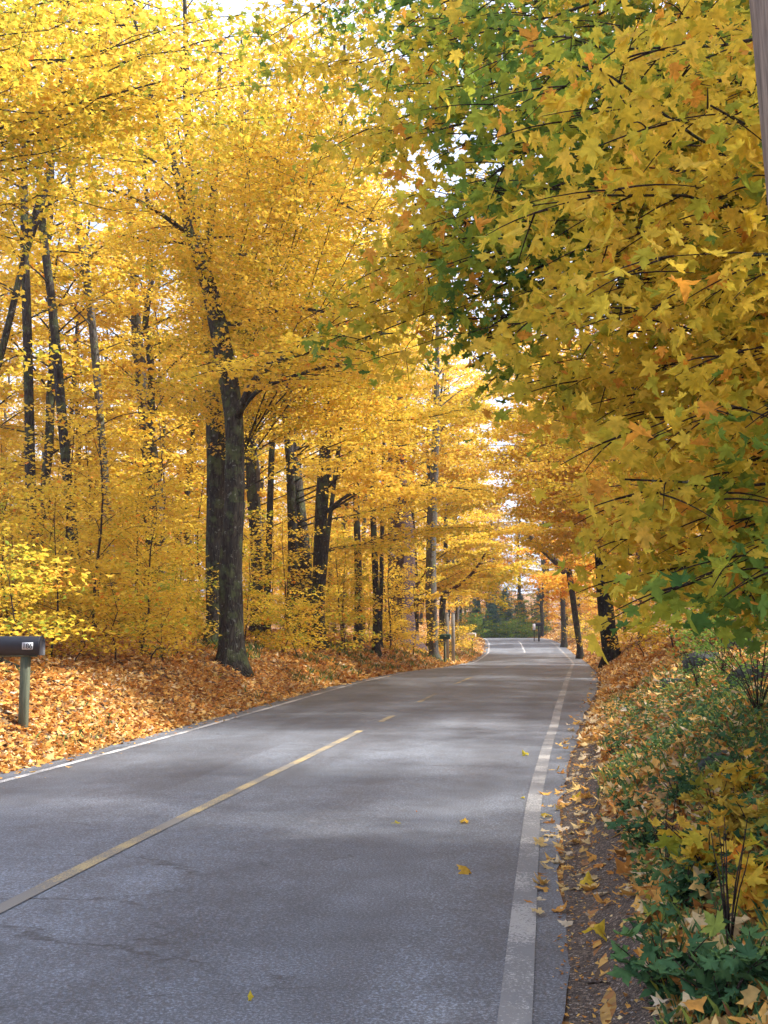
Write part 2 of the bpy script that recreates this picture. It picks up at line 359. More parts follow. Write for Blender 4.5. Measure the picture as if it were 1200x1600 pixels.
M_whitep = simple('white_plastic', (.7, .7, .72), (.8, .8, .82), .45, b=.02)
M_red = simple('red_flag_paint', (.3, .02, .02), (.4, .03, .02), .5, b=.02)

# ------------------------------------------------------------------ ground, road, markings
def grid(name, ys, ds, hfun, mat, xfun=None, dlo=None, dhi=None):
    Y, D = np.meshgrid(ys, ds, indexing='ij')
    if dlo is not None: D = dlo(Y[:, :1]) + (dhi(Y[:, :1]) - dlo(Y[:, :1])) * D
    X = XR(Y) + D; Z = hfun(X, Y, D)
    ny, nd = Y.shape; i = (np.arange(ny - 1)[:, None] * nd + np.arange(nd - 1)[None]).ravel()
    o = link(name, mk_mesh(name, np.stack([X, Y, Z], -1).reshape(-1, 3), [np.stack([i, i + 1, i + nd + 1, i + nd], -1)], smooth=True), mat)
    return tag(o, kind='structure')
ysg = np.concatenate([np.arange(-12, 30, .25), np.arange(30, 130, .6), np.geomspace(130, 900, 40)])
dsg = np.concatenate([-np.geomspace(500, 22, 22), np.arange(-21, -12, .6), np.arange(-12, -6, .15), [-5.9, -5, -3, -1, -.3], np.arange(0, 4, .12), np.arange(4, 14, .5), np.geomspace(14.5, 500, 24)])
grid('ground', ysg, dsg, lambda X, Y, D: terrain(X, Y), M_ground)
ysr = np.concatenate([np.arange(-12, 40, .3), np.arange(40, 160, .6)])
def crown(D): return .05 * (1 - ((D + LW / 2) / (LW / 2 + .6)) ** 2)
def RH(X, Y, D): return HR(Y) + crown(np.clip(D, -LW - .5, .6)) * np.clip(1, 0, 1)
jag = lambda y, s: fbm(y * 1.3, y * 0 + s, 5) * .12 + fbm(y * 7, y * 0 + s, 8, 2) * .04
rlo = lambda y: -LW - EL - .12 + jag(y, 1); rhi = lambda y: edge_r(y) + .02 + jag(y, 9) * .7
grid('road', ysr, np.linspace(0, 1, 26), lambda X, Y, D: HR(Y) + .012 + np.maximum(crown(D), 0) * .6, M_asphalt, dlo=rlo, dhi=rhi)
gl = lambda y: edge_r(y) - .02; gh = lambda y: edge_r(y) + np.interp(y, [3, 8, 14, 25], [.52, .42, .4, .25]) + jag(y, 4)
grid('gravel_shoulder', np.arange(-6, 70, .2), np.linspace(0, 1, 8), lambda X, Y, D: np.maximum(terrain(X, Y) + .006, HR(Y) - .004) - .05 * (np.minimum(D - gl(Y), .02) < .01), M_gravel, dlo=gl, dhi=gh)
def strip(name, y0, y1, d, wd, mat, ragged=0):
    ys = np.arange(y0, y1 + .01, .25 if y1 < 60 else .5)
    j = fbm(ys * .25, ys * 0 + d, 21, 2) * .02
    f0 = lambda y: d - wd / 2 + np.interp(y, ys, j) ; f1 = lambda y: d + wd / 2 + np.interp(y, ys, j)
    return grid(name, ys, np.linspace(0, 1, 3), lambda X, Y, D: HR(Y) + .018 + np.maximum(crown(D), 0) * .6, mat, dlo=f0, dhi=f1)
strip('right_edge_line', -10, 150, 0, .15, M_white)
strip('left_edge_line', -10, 150, -LW, .11, M_white2)
strip('centre_line', -10, 18.2, -CW, .115, M_yellow)
for a, b, mt in [(19.6, 20.9, M_yellow), (24.2, 27.0, M_yellow), (31, 36, M_yellow), (52, 60, M_yellow), (88, 108, M_white2)]:
    strip('centre_line', a, b, -CW + .05, .11, mt)

# ------------------------------------------------------------------ trees
def bez(a, b, c, n=8):
    t = np.linspace(0, 1, n)[:, None]; return (1 - t) ** 2 * a + 2 * t * (1 - t) * b + t * t * c
def wiggle(P, amp, rs):
    n = len(P); w_ = rs.normal(0, 1, (n, 3)); w_[0] = 0
    k = np.array([.25, .5, .25])
    for c in range(3): w_[:, c] = np.convolve(np.pad(w_[:, c], 1, 'edge'), k, 'valid')
    return P + w_ * amp * np.linspace(0, 1, n)[:, None]
def path_at(P, t):
    s = t * (len(P) - 1); i = min(int(s), len(P) - 2); f = s - i; return P[i] * (1 - f) + P[i + 1] * f, (P[i + 1] - P[i]) / (np.linalg.norm(P[i + 1] - P[i]) + 1e-9)
def spray(rs, P, L, tw, anchors, dens, t0=.25, r0=.02, reach=.5, flat=.35, depth=2, grain=0.):
    """side shoots off a branch line P, each a flat spray of leaf positions"""
    nb = max(2, int(L * dens))
    hue = rs.normal(0, 1)
    for k in range(nb):
        t = t0 + (1 - t0) * (k + rs.rand()) / nb
        p, d = path_at(P, t); h = np.array([d[0], d[1], 0]); h /= np.linalg.norm(h) + 1e-6
        sgn = 1 if (k % 2) else -1; a = sgn * rs.uniform(.5, 1.2); ca, sa = math.cos(a), math.sin(a)
        dd = np.array([h[0] * ca - h[1] * sa, h[0] * sa + h[1] * ca, d[2] * .4 + rs.normal(0, .15)])
        l = L * reach * (1.15 - t) * rs.uniform(.6, 1.2) + .25
        q = p + dd * l + np.array([0, 0, -l * .12]); mid = (p + q) / 2 + np.array([0, 0, l * .08])
        B = bez(p, mid, q, 5); tw.tube(wiggle(B, .03 * l, rs), np.linspace(r0 * .4, r0 * .12, 5), 4, cap=False)
        anchors.append((B, l, hue + rs.normal(0, .5)))
def place(rs, anchors, per_m, sx, sz):
    pos = []; hue = []
    for B, l, h in anchors:
        n = max(3, int(l * per_m)); t = rs.uniform(.12, 1.08, n) * 4; i = np.clip(t.astype(int), 0, 3); f = (t - i)[:, None]
        p = B[i] * (1 - f) + B[i + 1] * f
        p = p + np.c_[rs.normal(0, sx, n), rs.normal(0, sx, n), rs.normal(-.03, sz, n)]
        pos.append(p); hue.append(np.full(n, h))
    return np.concatenate(pos), np.concatenate(hue)

def tree_parts(root, rs, trunk, rad, mat, limbs, h0, top, n_auto, Lr, per_m=46, leaf=.12, lod=1, base_t=.55, spread=.06, dens=2.1, explicit=(), side=None, kside=10, sx=.19, sz=.055, crown_name='crown', droop=(.2, .35), rise=.25, wood=None):
    """trunk path is in world coords; root at its base. children: trunk, limb..., twigs, crown"""
    o = np.array(root.location); T = np.asarray(trunk) - o
    m = MB(); m.tube(T, rad, kside, rough=.10 if kside > 8 else .06, seed=rs.randint(999)); m.build('trunk', mat, root)
    tw = MB(); anchors = []
    wood = wood or mat
    for P, r in explicit:
        P = np.asarray(P) - o; L = np.linalg.norm(np.diff(P, axis=0), axis=1).sum()
        lm = MB(); lm.tube(P, np.linspace(r, r * .3, len(P)), 7, rough=.05, seed=3); lm.build('limb', wood, root)
        spray(rs, P, L, tw, anchors, dens, .3, r * .5, .35)
    zt = T[:, 2]
    for k in range(n_auto):
        z = h0 + (top - h0) * ((k + rs.rand()) / n_auto)
        i = min(np.searchsorted(zt, z), len(T) - 1); j = max(i - 1, 0); f = 0 if zt[i] == zt[j] else np.clip((z - zt[j]) / (zt[i] - zt[j]), 0, 1)
        p = T[j] * (1 - f) + T[i] * f; r = rad[j] * (1 - f) + rad[i] * f
        az = (k * 2.399 + rs.normal(0, .4)) if side is None else side[0] + rs.uniform(-side[1], side[1])
        u = (z - h0) / max(top - h0, 1); L = Lr * (1 - .55 * u ** 2) * rs.uniform(.7, 1.15) * (.75 + .25 * min(1, u * 4))
        d = np.array([math.cos(az), math.sin(az), 0]); el = rise + .35 * u + rs.normal(0, .12)
        q = p + d * L * math.cos(el) + np.array([0, 0, L * math.sin(el)]); mid = p + d * L * .45 + np.array([0, 0, L * (math.sin(el) * .75 + .08)])
        P = wiggle(bez(p, mid, q, 7), .04 * L, rs); rr = min(r * .4, .008 + L * .007)
        tw.tube(P, np.linspace(rr, rr * .25, 7), 5, cap=False)
        spray(rs, P, L, tw, anchors, dens, .22, rr * .6, .42)
    if tw.n: tw.build('twigs', wood, root)
    if anchors:
        pos, hue = place(rs, anchors, per_m, sx, sz); N = len(pos)
        size = rs.normal(leaf * .85, leaf * .18, N).clip(leaf * .5)
        tint = base_t + spread * (hue * .5 + rs.normal(0, .8, N)); 
        out = rs.rand(N); tint = np.where(out < .03, .85, tint)
        leaf_obj(crown_name, rs, pos, size, tint.clip(0, 1), lod, M_leaf, root, droop=droop)
        return N
    return 0
TOT = [0]
def px_path(pts, Y0, Y1=None, n=None):
    """polyline through picture points at distances Y0..Y1"""
    Y1 = Y0 if Y1 is None else Y1; k = len(pts)
    return np.array([at(p[0], p[1], Y0 + (Y1 - Y0) * i / (k - 1)) for i, p in enumerate(pts)])
def resample(P, R, step):
    s = np.concatenate([[0], np.cumsum(np.linalg.norm(np.diff(P, axis=0), axis=1))]); n = max(4, int(s[-1] / step)); u = np.linspace(0, s[-1], n)
    Q = np.stack([np.interp(u, s, P[:, c]) for c in range(3)], -1)
    k = np.array([.25, .5, .25])
    for _ in range(3):
        for c in range(3): Q[1:-1, c] = np.convolve(Q[:, c], k, 'valid')
    return Q, np.interp(u, s, R)
def px_tree(name, label, pts, Y=None, Ytop=None, mat=None, base=True, top=23, seed=0, n_auto=22, Lr=3.6, h0=2.5, group=None, limbs=(), kside=12, cat='tree', **kw):
    """pts: (px, py, width px) from base to top"""
    rs = np.random.RandomState(seed)
    if Y is None: b = hit(pts[0][0], pts[0][1]); Y = b[1]
    Ytop = Y if Ytop is None else Ytop; k = len(pts)
    P = px_path([(p[0], p[1]) for p in pts], Y, Ytop); R = np.array([p[2] / 2 * (Y + (Ytop - Y) * i / (k - 1)) / F for i, p in enumerate(pts)])
    gz = tz(P[0, 0], P[0, 1]); 
    P = np.vstack([[P[0, 0], P[0, 1], gz - .35], P]) if P[0, 2] > gz - .2 else P; R = np.r_[R[0] * 1.35, R] if len(P) > len(R) else R
    o = P[P[:, 2] > gz][0].copy() if False else np.array([P[0, 0], P[0, 1], gz])
    if P[-1, 2] - gz < top:       # carry the stem on upwards above what the photo shows
        d = P[-1] - P[-2]; d /= np.linalg.norm(d); d = d * .5 + np.array([0, 0, .5]); d /= np.linalg.norm(d); rem = (gz + top - P[-1, 2]) / d[2]
        P = np.vstack([P, P[-1] + d * rem * .5, P[-1] + d * rem]); R = np.r_[R, R[-1] * .6, R[-1] * .2]
    P, R = resample(P, R, .3); P[0, 2] = gz - .35
    flare = 1 + .35 * np.exp(-np.maximum(P[:, 2] - gz, 0) / .25); R = R * flare
    e = empty(name, o, label, cat, group)
    ex = []
    for lp, y0, y1, wpx in limbs:
        lp3, _ = resample(px_path(lp, y0, y1), np.ones(len(lp)), .5); ex.append((lp3, wpx / 2 * y0 / F))
    TOT[0] += tree_parts(e, rs, P, R, mat or M_bark, None, h0, top, n_auto, Lr, explicit=ex, kside=kside, **kw)
    return e

G1 = 'roadside maples on the left bank'
# the hero double tree
px_tree('maple_tree', 'largest dark mossy trunk on the left bank, nearest to the road, forking high up',
        [(362, 1035, 42), (362, 960, 38), (360, 880, 37), (366, 800, 34), (367, 720, 33), (366, 650, 32), (356, 590, 32), (345, 530, 31), (335, 480, 29), (322, 430, 26), (300, 380, 17), (288, 330, 14), (272, 250, 11), (240, 180, 8)], mat=M_bark2, seed=1,
        limbs=[([(372, 650), (385, 610), (410, 575), (450, 555), (500, 545), (560, 535), (600, 520)], 25, 19, 14), ([(378, 640), (400, 605), (440, 595), (500, 572), (545, 570)], 25.5, 21, 9),
               ([(340, 500), (380, 515), (410, 485), (470, 478), (520, 490)], 27, 23, 10), ([(322, 430), (330, 340), (338, 260), (340, 170), (345, 80)], 27.5, 28, 17),
               ([(330, 400), (300, 370), (250, 330), (180, 290), (130, 295)], 27, 22, 10), ([(340, 250), (400, 235), (450, 260), (520, 310), (590, 350)], 28, 22, 8), ([(300, 380), (270, 385), (220, 375), (180, 365)], 27, 25, 7)],
        n_auto=26, Lr=4.6, h0=10.5, top=23, per_m=44, leaf=.13, kside=28)
px_tree('maple_tree', 'thick grey-green trunk standing close behind the largest mossy trunk on its left side',
        [(338, 975, 34), (336, 900, 32), (338, 800, 30), (337, 700, 28), (334, 640, 26), (330, 560, 20), (318, 450, 16), (300, 300, 15), (292, 170, 14)], mat=M_bark2, seed=2, Y=30, n_auto=22, Lr=3.8, h0=9, top=21, kside=24, leaf=.13)
px_tree('maple_tree', 'dark straight trunk left of the rest, rising above the black mailbox', [(53, 985, 17), (52, 900, 17), (48, 780, 17), (45, 620, 16), (42, 500, 15), (38, 380, 14), (38, 240, 10), (42, 100, 8)], Y=27, seed=3,
        limbs=[([(40, 380), (60, 320), (80, 250), (95, 190), (110, 120), (150, 60), (210, 5)], 26, 22, 11), ([(0, 200), (50, 178), (100, 165), (170, 150), (260, 125)], 18, 15, 7)], n_auto=18, h0=8, leaf=.125, Lr=3.8)
px_tree('maple_tree', 'slanting thin trunk leaning in from the left edge of the picture', [(-60, 760, 16), (-30, 660, 15), (0, 560, 13), (20, 480, 12), (38, 400, 11), (60, 340, 10), (85, 250, 8), (95, 120, 6)], Y=22, seed=4, n_auto=14, h0=8.5, leaf=.12, Lr=3)
px_tree('maple_tree', 'dark trunk bowed slightly to the left above the yellow saplings, second from the left', [(120, 900, 18), (112, 820, 17), (103, 720, 17), (96, 640, 16), (88, 540, 15), (80, 460, 14), (68, 370, 13), (60, 250, 10)], Y=29, seed=5, h0=8.5, leaf=.13, Lr=3.5)
px_tree('maple_tree', 'slim greyish trunk showing high between the two left dark trunks and the big mossy one', [(175, 900, 14), (165, 760, 14), (155, 640, 14), (148, 540, 13), (135, 430, 13), (120, 330, 12), (108, 260, 11), (100, 160, 9)], Y=34, mat=M_barkg, seed=6, h0=8.5, leaf=.14)
px_tree('maple_tree', 'broad grey leaning trunk in the wood left of the big mossy trunk', [(255, 900, 22), (250, 840, 22), (245, 780, 24), (235, 720, 26), (228, 660, 22), (215, 540, 18), (208, 420, 12), (205, 380, 12)], Y=40, mat=M_barkg, seed=7, h0=8.5, leaf=.15, Lr=4)
px_tree('maple_tree', 'short dark leaning stem low in the wood between the grey trunk and the mossy one', [(272, 880, 9), (282, 820, 9), (295, 760, 10), (300, 700, 8)], Y=44, seed=8, h0=8.5, top=12, leaf=.15)
px_tree('maple_tree', 'dark rough trunk just right of the big mossy trunk', [(402, 935, 19), (400, 860, 18), (393, 760, 17), (390, 680, 16), (388, 600, 14), (380, 480, 12), (376, 330, 12), (376, 200, 12)], Y=38, seed=9, h0=8.5, leaf=.145)
px_tree('maple_tree', 'thin straight dark pole-like trunk between the rough trunk and the forked pair', [(417, 942, 11), (420, 860, 11), (423, 760, 10), (427, 640, 10), (430, 520, 8)], Y=38, seed=10, h0=8.5, leaf=.14, n_auto=12)
px_tree('maple_tree', 'left stem of the forked pair, thick and leaning left', [(480, 945, 24), (476, 880, 23), (468, 800, 22), (460, 740, 24), (455, 680, 22), (445, 640, 14), (438, 580, 10)], Y=42, seed=11, h0=8.5, leaf=.15,
        limbs=[([(458, 690), (468, 650), (475, 600), (480, 540)], 42, 42, 9)])
px_tree('maple_tree', 'right stem of the forked pair, tall and dark, cut off by leaves at its top', [(494, 975, 26), (498, 920, 22), (500, 850, 21), (503, 780, 20), (508, 700, 18), (512, 640, 18), (516, 590, 19)], Y=38, seed=12, h0=8.5, leaf=.15,
        limbs=[([(508, 770), (530, 740), (570, 710), (635, 695)], 38, 32, 6), ([(510, 800), (545, 770), (600, 760), (680, 757), (730, 765)], 38, 30, 6)])
px_tree('maple_sapling', 'very thin bare stem rising in front of the forked pair', [(496, 1015, 8), (503, 940, 8), (512, 840, 8), (522, 760, 7), (532, 680, 7), (543, 610, 6), (553, 540, 5)], seed=13, n_auto=10, h0=8, top=11, Lr=2.2, leaf=.13, cat='sapling',
        limbs=[([(515, 800), (560, 765), (610, 762), (630, 755)], 33, 30, 4), ([(535, 650), (600, 658), (660, 655), (720, 640)], 33, 28, 4)])
px_tree('maple_tree', 'slim dark trunk behind bushes, left of the pair of thin stems near the green mailbox', [(560, 975, 13), (560, 900, 12), (558, 830, 11), (556, 760, 10), (574, 620, 8)], Y=48, seed=14, h0=8.5, leaf=.16)
px_tree('maple_tree', 'thin dark stem at the bank edge, left of the massive old brown trunk', [(588, 1007, 12), (588, 950, 11), (586, 880, 10), (582, 790, 9), (578, 700, 8), (576, 600, 7)], seed=15, h0=8.5, leaf=.15, Lr=3, Y=46)
px_tree('maple_tree', 'thin twin stem on the right of the thin dark stem at the bank edge', [(594, 985, 7), (596, 900, 7), (597, 810, 6), (600, 700, 5)], Y=49, seed=16, h0=8.5, leaf=.15, n_auto=8)
px_tree('old_maple_tree', 'massive old brown trunk with a low limb reaching out right, behind the grey roadside trunk', [(628, 985, 44), (626, 950, 38), (627, 920, 40), (627, 870, 42), (625, 820, 40), (622, 760, 30), (618, 600, 20)], Y=62, mat=bark_mat('brown_bark', (.05, .03, .03), (.13, .085, .08)), seed=17, h0=8.5, leaf=.17, Lr=5,
        limbs=[([(640, 955), (655, 935), (690, 930), (720, 915), (745, 890), (758, 865)], 61, 57, 9), ([(645, 925), (660, 905), (672, 880)], 61, 60, 6), ([(615, 870), (602, 860), (585, 850)], 61, 60, 8)], kside=18)
px_tree('maple_tree', 'straight grey roadside trunk beside the green mailbox', [(678, 1020, 15), (674, 960, 17), (673, 900, 17), (674, 840, 16), (678, 760, 14), (681, 680, 12)], Y=60, mat=M_barkg, seed=18, h0=8.5, leaf=.17, Lr=4.5, kside=16)
# right of the road
px_tree('maple_tree', 'stout black trunk at the right roadside, nearest trunk on that side', [(957, 1032, 27), (950, 980, 25), (945, 930, 25), (940, 880, 20), (936, 820, 16), (930, 750, 14), (925, 680, 12)], Y=48, mat=M_barkb, seed=19, h0=4.5, leaf=.15, Lr=4, kside=18)
px_tree('maple_tree', 'slim dark trunk leaning left at the right roadside with a dead leaning log against it', [(906, 1010, 9), (900, 970, 9), (893, 920, 9), (885, 870, 9), (877, 825, 9), (872, 790, 7)], Y=76, mat=M_bark, seed=20, h0=6.5, leaf=.17, Lr=4)
px_tree('maple_tree', 'small distant trunk behind the leaning one on the right', [(881, 991, 8), (880, 960, 8), (879, 930, 8), (878, 880, 6)], Y=97, seed=21, h0=5, leaf=.2, n_auto=14)
dl = MB(); dp, dr_ = resample(px_path([(882, 893), (872, 880), (850, 860), (820, 832)], 75.6, 74), np.array([.30, .27, .25, .22]), .3)
dl.tube(dp, dr_ * .95, 10, rough=.1); dlo_ = dl.build('fallen_log', M_barkg); tag(dlo_, 'broken greyish dead log leaning over the road against the slim right-hand trunk', 'dead log')

print('HERO LEAVES', TOT)

# ------------------------------------------------------------------ woodland of copied trees
def template(name, seed, H, Lr, n_auto, h0, leaf, base_t, mat, lod=2, per_m=42, rb=.16, dens=1.8, cat='tree', spread=.06):
    rs = np.random.RandomState(seed); n = max(7, int(H / .8))
    z = np.linspace(-.4, H, n); P = np.c_[np.cumsum(rs.normal(0, .09, n)), np.cumsum(rs.normal(0, .09, n)), z]; P[:, :2] -= P[0, :2]
    R = rb * (1 - .82 * np.linspace(0, 1, n)) * (1 + .4 * np.exp(-(z + .4) / .3))
    e = empty(name, (0, 0, 0), 'x', cat)
    N = tree_parts(e, rs, P, R, mat, None, h0, H, n_auto, Lr, per_m=per_m, leaf=leaf, lod=lod, base_t=base_t, spread=spread, dens=dens, kside=8)
    print(name, seed, 'leaves', N); return e
tA = [template('maple_tree', 101, 20, 4.2, 42, 2.2, .17, .54, M_bark),
      template('maple_tree', 102, 18, 3.8, 38, 1.8, .17, .58, M_barkg), template('maple_tree', 103, 23, 4.6, 46, 3.5, .18, .52, M_bark, rb=.2), template('maple_tree', 104, 14, 3.2, 32, 1.4, .16, .56, M_bark, rb=.11)]
tO = template('maple_tree', 105, 14, 3.8, 34, 1.5, .2, .76, M_bark)
tS = [template('maple_sapling', 111, 4.2, 1.7, 20, .4, .115, .55, M_twig, lod=1, rb=.035, per_m=44, dens=3, cat='sapling'), template('maple_sapling', 112, 3.2, 1.5, 18, .3, .11, .51, M_twig, lod=1, rb=.03, per_m=44, dens=3, cat='sapling', spread=.1),
      template('maple_sapling', 113, 5.5, 2.0, 22, .6, .12, .55, M_twig, lod=1, rb=.045, per_m=40, dens=3, cat='sapling')]
tB = [template('bush', 121, 1.7, 1.2, 14, .15, .1, .45, M_twig, lod=1, rb=.02, per_m=55, dens=4, cat='bush', spread=.12), template('bush', 122, 1.3, 1.1, 12, .1, .09, .56, M_twig, lod=1, rb=.02, per_m=55, dens=4, cat='bush')]
used = set()
def put(src, x, y, s, rz, label, group, sz=1.0, dz=-.05):
    c = src if src.name not in used else copy_tree(src)
    used.add(src.name); c['label'] = label
    if group: c['group'] = group
    c.location = (x, y, tz(x, y) + dz); c.rotation_euler = (0, 0, rz); c.scale = (s, s, s * sz)
    return c
rs = np.random.RandomState(7)
CLEAR = [(300, 405, 31), (32, 60, 24), (94, 122, 24), (410, 432, 33), (462, 520, 37), (240, 262, 26)]
def zone(x, y):
    u = proj(np.array([x, y, 2.5]))[0][0]
    if u < 0: return 'beyond the left picture edge'
    for lim, t in ((50, 'at the far left picture edge'), (120, 'between the two dark left trunks'), (245, 'left of the grey leaning trunk'), (330, 'just left of the big mossy trunk'), (395, 'behind the big mossy trunk'), (470, 'between the rough trunk and the forked pair'), (560, 'right of the forked pair'), (640, 'around the massive old brown trunk'), (720, 'around the grey roadside trunk'), (860, 'at the end of the road'), (905, 'around the leaning right trunk'), (1000, 'around the stout black trunk'), (1100, 'behind the hanging right branches')):
        if u < lim: return t
    return 'far right behind the near maple'
def blocked(x, y):
    u = proj(np.array([x, y, 2.5]))[0][0]; return any(a - 8 < u < b + 8 and y < c for a, b, c in CLEAR)
def scatter(n, yr, xf, mind, avoid):
    pts = []
    for _ in range(n * 60):
        y = rs.uniform(*yr); lo, hi = xf(y); x = rs.uniform(lo, hi)
        if blocked(x, y): continue
        if all((x - a) ** 2 + (y - b) ** 2 > mind * mind for a, b in pts + avoid): pts.append((x, y))
        if len(pts) >= n: break
    return pts
lp = scatter(42, (34, 72), lambda y: (-.62 * y - 3, XR(y) - 11.5), 2.9, [])
for x, y in lp: put(tA[rs.randint(4)], x, y, rs.uniform(.85, 1.15), rs.uniform(0, 6.3), 'yellow maple deep in the left wood, ' + zone(x, y), 'maples crowding the wood left of the road')
fp = scatter(34, (74, 125), lambda y: (-.62 * y, XR(y) - 9.5), 3.6, [])
for x, y in fp: put(tA[rs.randint(4)] if rs.rand() > .15 else tO, x, y, rs.uniform(.9, 1.3), rs.uniform(0, 6.3), 'far golden maple of the left wood, ' + zone(x, y), 'distant maples left of the road')
rp = scatter(34, (5, 60), lambda y: (XR(y) + (8.5 if y < 15 else 5.0), XR(y) + max(13, .26 * y + 3)), 2.6, [])
rp = [q for q in rp if not (14.5 < q[1] < 22.5)]
for x, y in rp: put(tA[rs.randint(4)], x, y, rs.uniform(.8, 1.05), rs.uniform(0, 6.3), 'yellow maple in the right wood, ' + zone(x, y), 'maples in the wood right of the road')
rp2 = scatter(12, (60, 118), lambda y: (XR(y) + 12, XR(y) + 13 + .2 * y), 3.2, [])
for x, y in rp2: put(tA[rs.randint(4)] if rs.rand() > .3 else tO, x, y, rs.uniform(.85, 1.15), rs.uniform(0, 6.3), 'distant yellow maple in the right wood, ' + zone(x, y), 'distant maples right of the road')
# trees whose crowns meet over the road in the distance
for i, (x, y, s, t, lab) in enumerate([(-7.2, 66, 1.1, 0, 'golden maple arching over the left lane just past the massive old trunk'), (-7.6, 78, 1.1, 2, 'tall yellow maple at the left roadside halfway to the bend'), (-7.4, 92, 1.1, 1, 'yellow maple at the left roadside just before the road turns'), (-8.6, 106, 1.2, 2, 'farthest yellow maple on the left roadside at the top of the rise'),
                                   (4.8, 58, 1, 1, 'yellow maple on the right roadside behind the stout black trunk'), (4.9, 70, 1, 3, 'yellow maple on the right between the black trunk and the leaning trunk'), (4.6, 84, 1.05, 0, 'yellow maple arching over the right lane past the leaning trunk'), (5.6, 100, 1.05, 'O', 'orange maple on the right roadside near the top of the rise'), (5.4, 112, 1.1, 'O', 'orange maple right at the crest on the right side')]):
    put(tO if t == 'O' else tA[t], x, y, s, i * 1.3, lab, None)
# beyond the crest
fo = scatter(34, (130, 185), lambda y: (-50, 30), 4.5, [(-1.2 - i, 128 + 3 * i) for i in range(5)])
fo += scatter(12, (126, 150), lambda y: (-16, 9), 2.6, fo)
for x, y in fo: put(tO if rs.rand() > .5 else tA[rs.randint(4)], x, y, rs.uniform(1.1, 1.5), rs.uniform(0, 6.3), 'hazy maple beyond the crest, ' + zone(x, y), 'trees beyond the crest')
# saplings and bushes on the bank
sap = [(150, 12.5, 23, 2, 'yellow sapling at the foot of the bowed trunk, its leaves hiding the bank top'), (225, 0, 25.5, 0, 'leafy yellow sapling in front of the broad grey leaning trunk'), (185, 0, 27, 1, 'greenish sapling between the bowed trunk and the grey trunk'), (278, 0, 31, 1, 'low green-yellow sapling left of the big mossy trunk'),
       (90, 0, 25, 2, 'yellow sapling between the two left dark trunks'), (10, 0, 21, 1, 'greenish sapling behind the black mailbox'), (-30, 0, 24, 0, 'yellow sapling at the left picture edge above the mailbox'), (440, 0, 36, 0, 'yellow sapling growing at the foot of the rough trunk'), (395, 0, 33, 1, 'small green sapling right behind the big mossy trunk'),
       (540, 0, 40, 1, 'yellow-green sapling right of the forked pair'), (610, 0, 50, 2, 'bright yellow sapling in front of the massive old trunk'), (575, 0, 52, 1, 'pale green sapling high behind the thin stems'), (645, 0, 55, 0, 'yellow sapling between the old trunk and the grey roadside trunk')]
for px, _, Y, k, lab in sap:
    x = at(px, 950, Y)[0]; put(tS[k], x, Y, 1.0, rs.uniform(0, 6.3), lab, None)
bsh = [(250, 23.5, 1, 'low golden bush sprawling over the leafy bank below the saplings'), (180, 21.5, 0, 'greenish bush on the bank between mailbox and big trunk'), (300, 29.5, 0, 'small green bush at the left foot of the big mossy trunk'), (110, 20.5, 1, 'small golden bush just right of the black mailbox'), (440, 31, 0, 'green bush on the bank right of the big mossy trunk'), (530, 37, 0, 'green bush right of the thin bare stem'),
       (470, 33, 1, 'yellow bush below the forked pair'), (640, 53, 1, 'golden bush bulging toward the road left of the grey roadside trunk'), (612, 50, 1, 'golden bush below the massive old trunk'), (722, 70, 0, 'green bush by the road beyond the green mailbox'), (742, 84, 0, 'grey-green bush by the small white mailbox'), (710, 66, 1, 'yellow bush behind the green mailbox')]
for px, Y, k, lab in bsh:
    x = min(at(px, 1000, Y)[0], XR(Y) - LW - EL - 1.0); put(tB[k], x, Y, rs.uniform(.9, 1.25), rs.uniform(0, 6.3), lab, None)
rb = [(2.9, 33, 1, 1.0, 'golden bush at the right roadside before the black trunk'), (3.4, 30, 0, 1.3, 'green bush on the right bank behind the fallen leaves'), (4.3, 38, 0, 1.4, 'tall green-yellow bush right of the black trunk'), (3.9, 55, 1, 1.5, 'yellow bush just behind the black trunk'), (3.5, 66, 1, 1.5, 'yellow bush between black trunk and leaning trunk'), (3.4, 86, 1, 1.6, 'yellow bush beyond the leaning trunk'), (2.6, 100, 0, 1.5, 'green bush near the crest on the right'),
      (4.6, 26, 1, 1.4, 'golden bush deep under the overhanging branches on the right')]
for x, y, k, s, lab in rb: put(tB[k], x, y, s, rs.uniform(0, 6.3), lab, None)
us = scatter(80, (33, 70), lambda y: (-.6 * y - 2, XR(y) - 9.0), 2.0, [])
for x, y in us: put(tS[rs.randint(3)], x, y, rs.uniform(.9, 1.5), rs.uniform(0, 6.3), 'yellow understorey sapling in the left wood, ' + zone(x, y), 'understorey saplings in the left wood')
us = scatter(22, (18, 75), lambda y: (XR(y) + 3.8, XR(y) + 3.6 + .18 * y), 1.8, [])
for x, y in us: put(tS[rs.randint(3)], x, y, rs.uniform(.8, 1.3), rs.uniform(0, 6.3), 'yellow understorey sapling in the right wood, ' + zone(x, y), 'understorey saplings in the right wood')

us = scatter(15, (17.5, 33), lambda y: (-.53 * y - .5, XR(y) - LW - EL - 2.2), 1.1, [])
for x, y in us: put(tS[rs.choice([0, 1, 1])], x, y, rs.uniform(.6, .95), rs.uniform(0, 6.3), 'leafy sapling on the left bank top, ' + zone(x, y), 'saplings in the thicket along the left bank top')
us = scatter(20, (16.5, 34), lambda y: (-.53 * y - .5, XR(y) - LW - EL - 1.9), 1.1, [])
for x, y in us: put(tB[rs.randint(2)], x, y, rs.uniform(.7, 1.1), rs.uniform(0, 6.3), 'low golden green bush on the left bank, ' + zone(x, y), 'bushes in the undergrowth of the left bank')
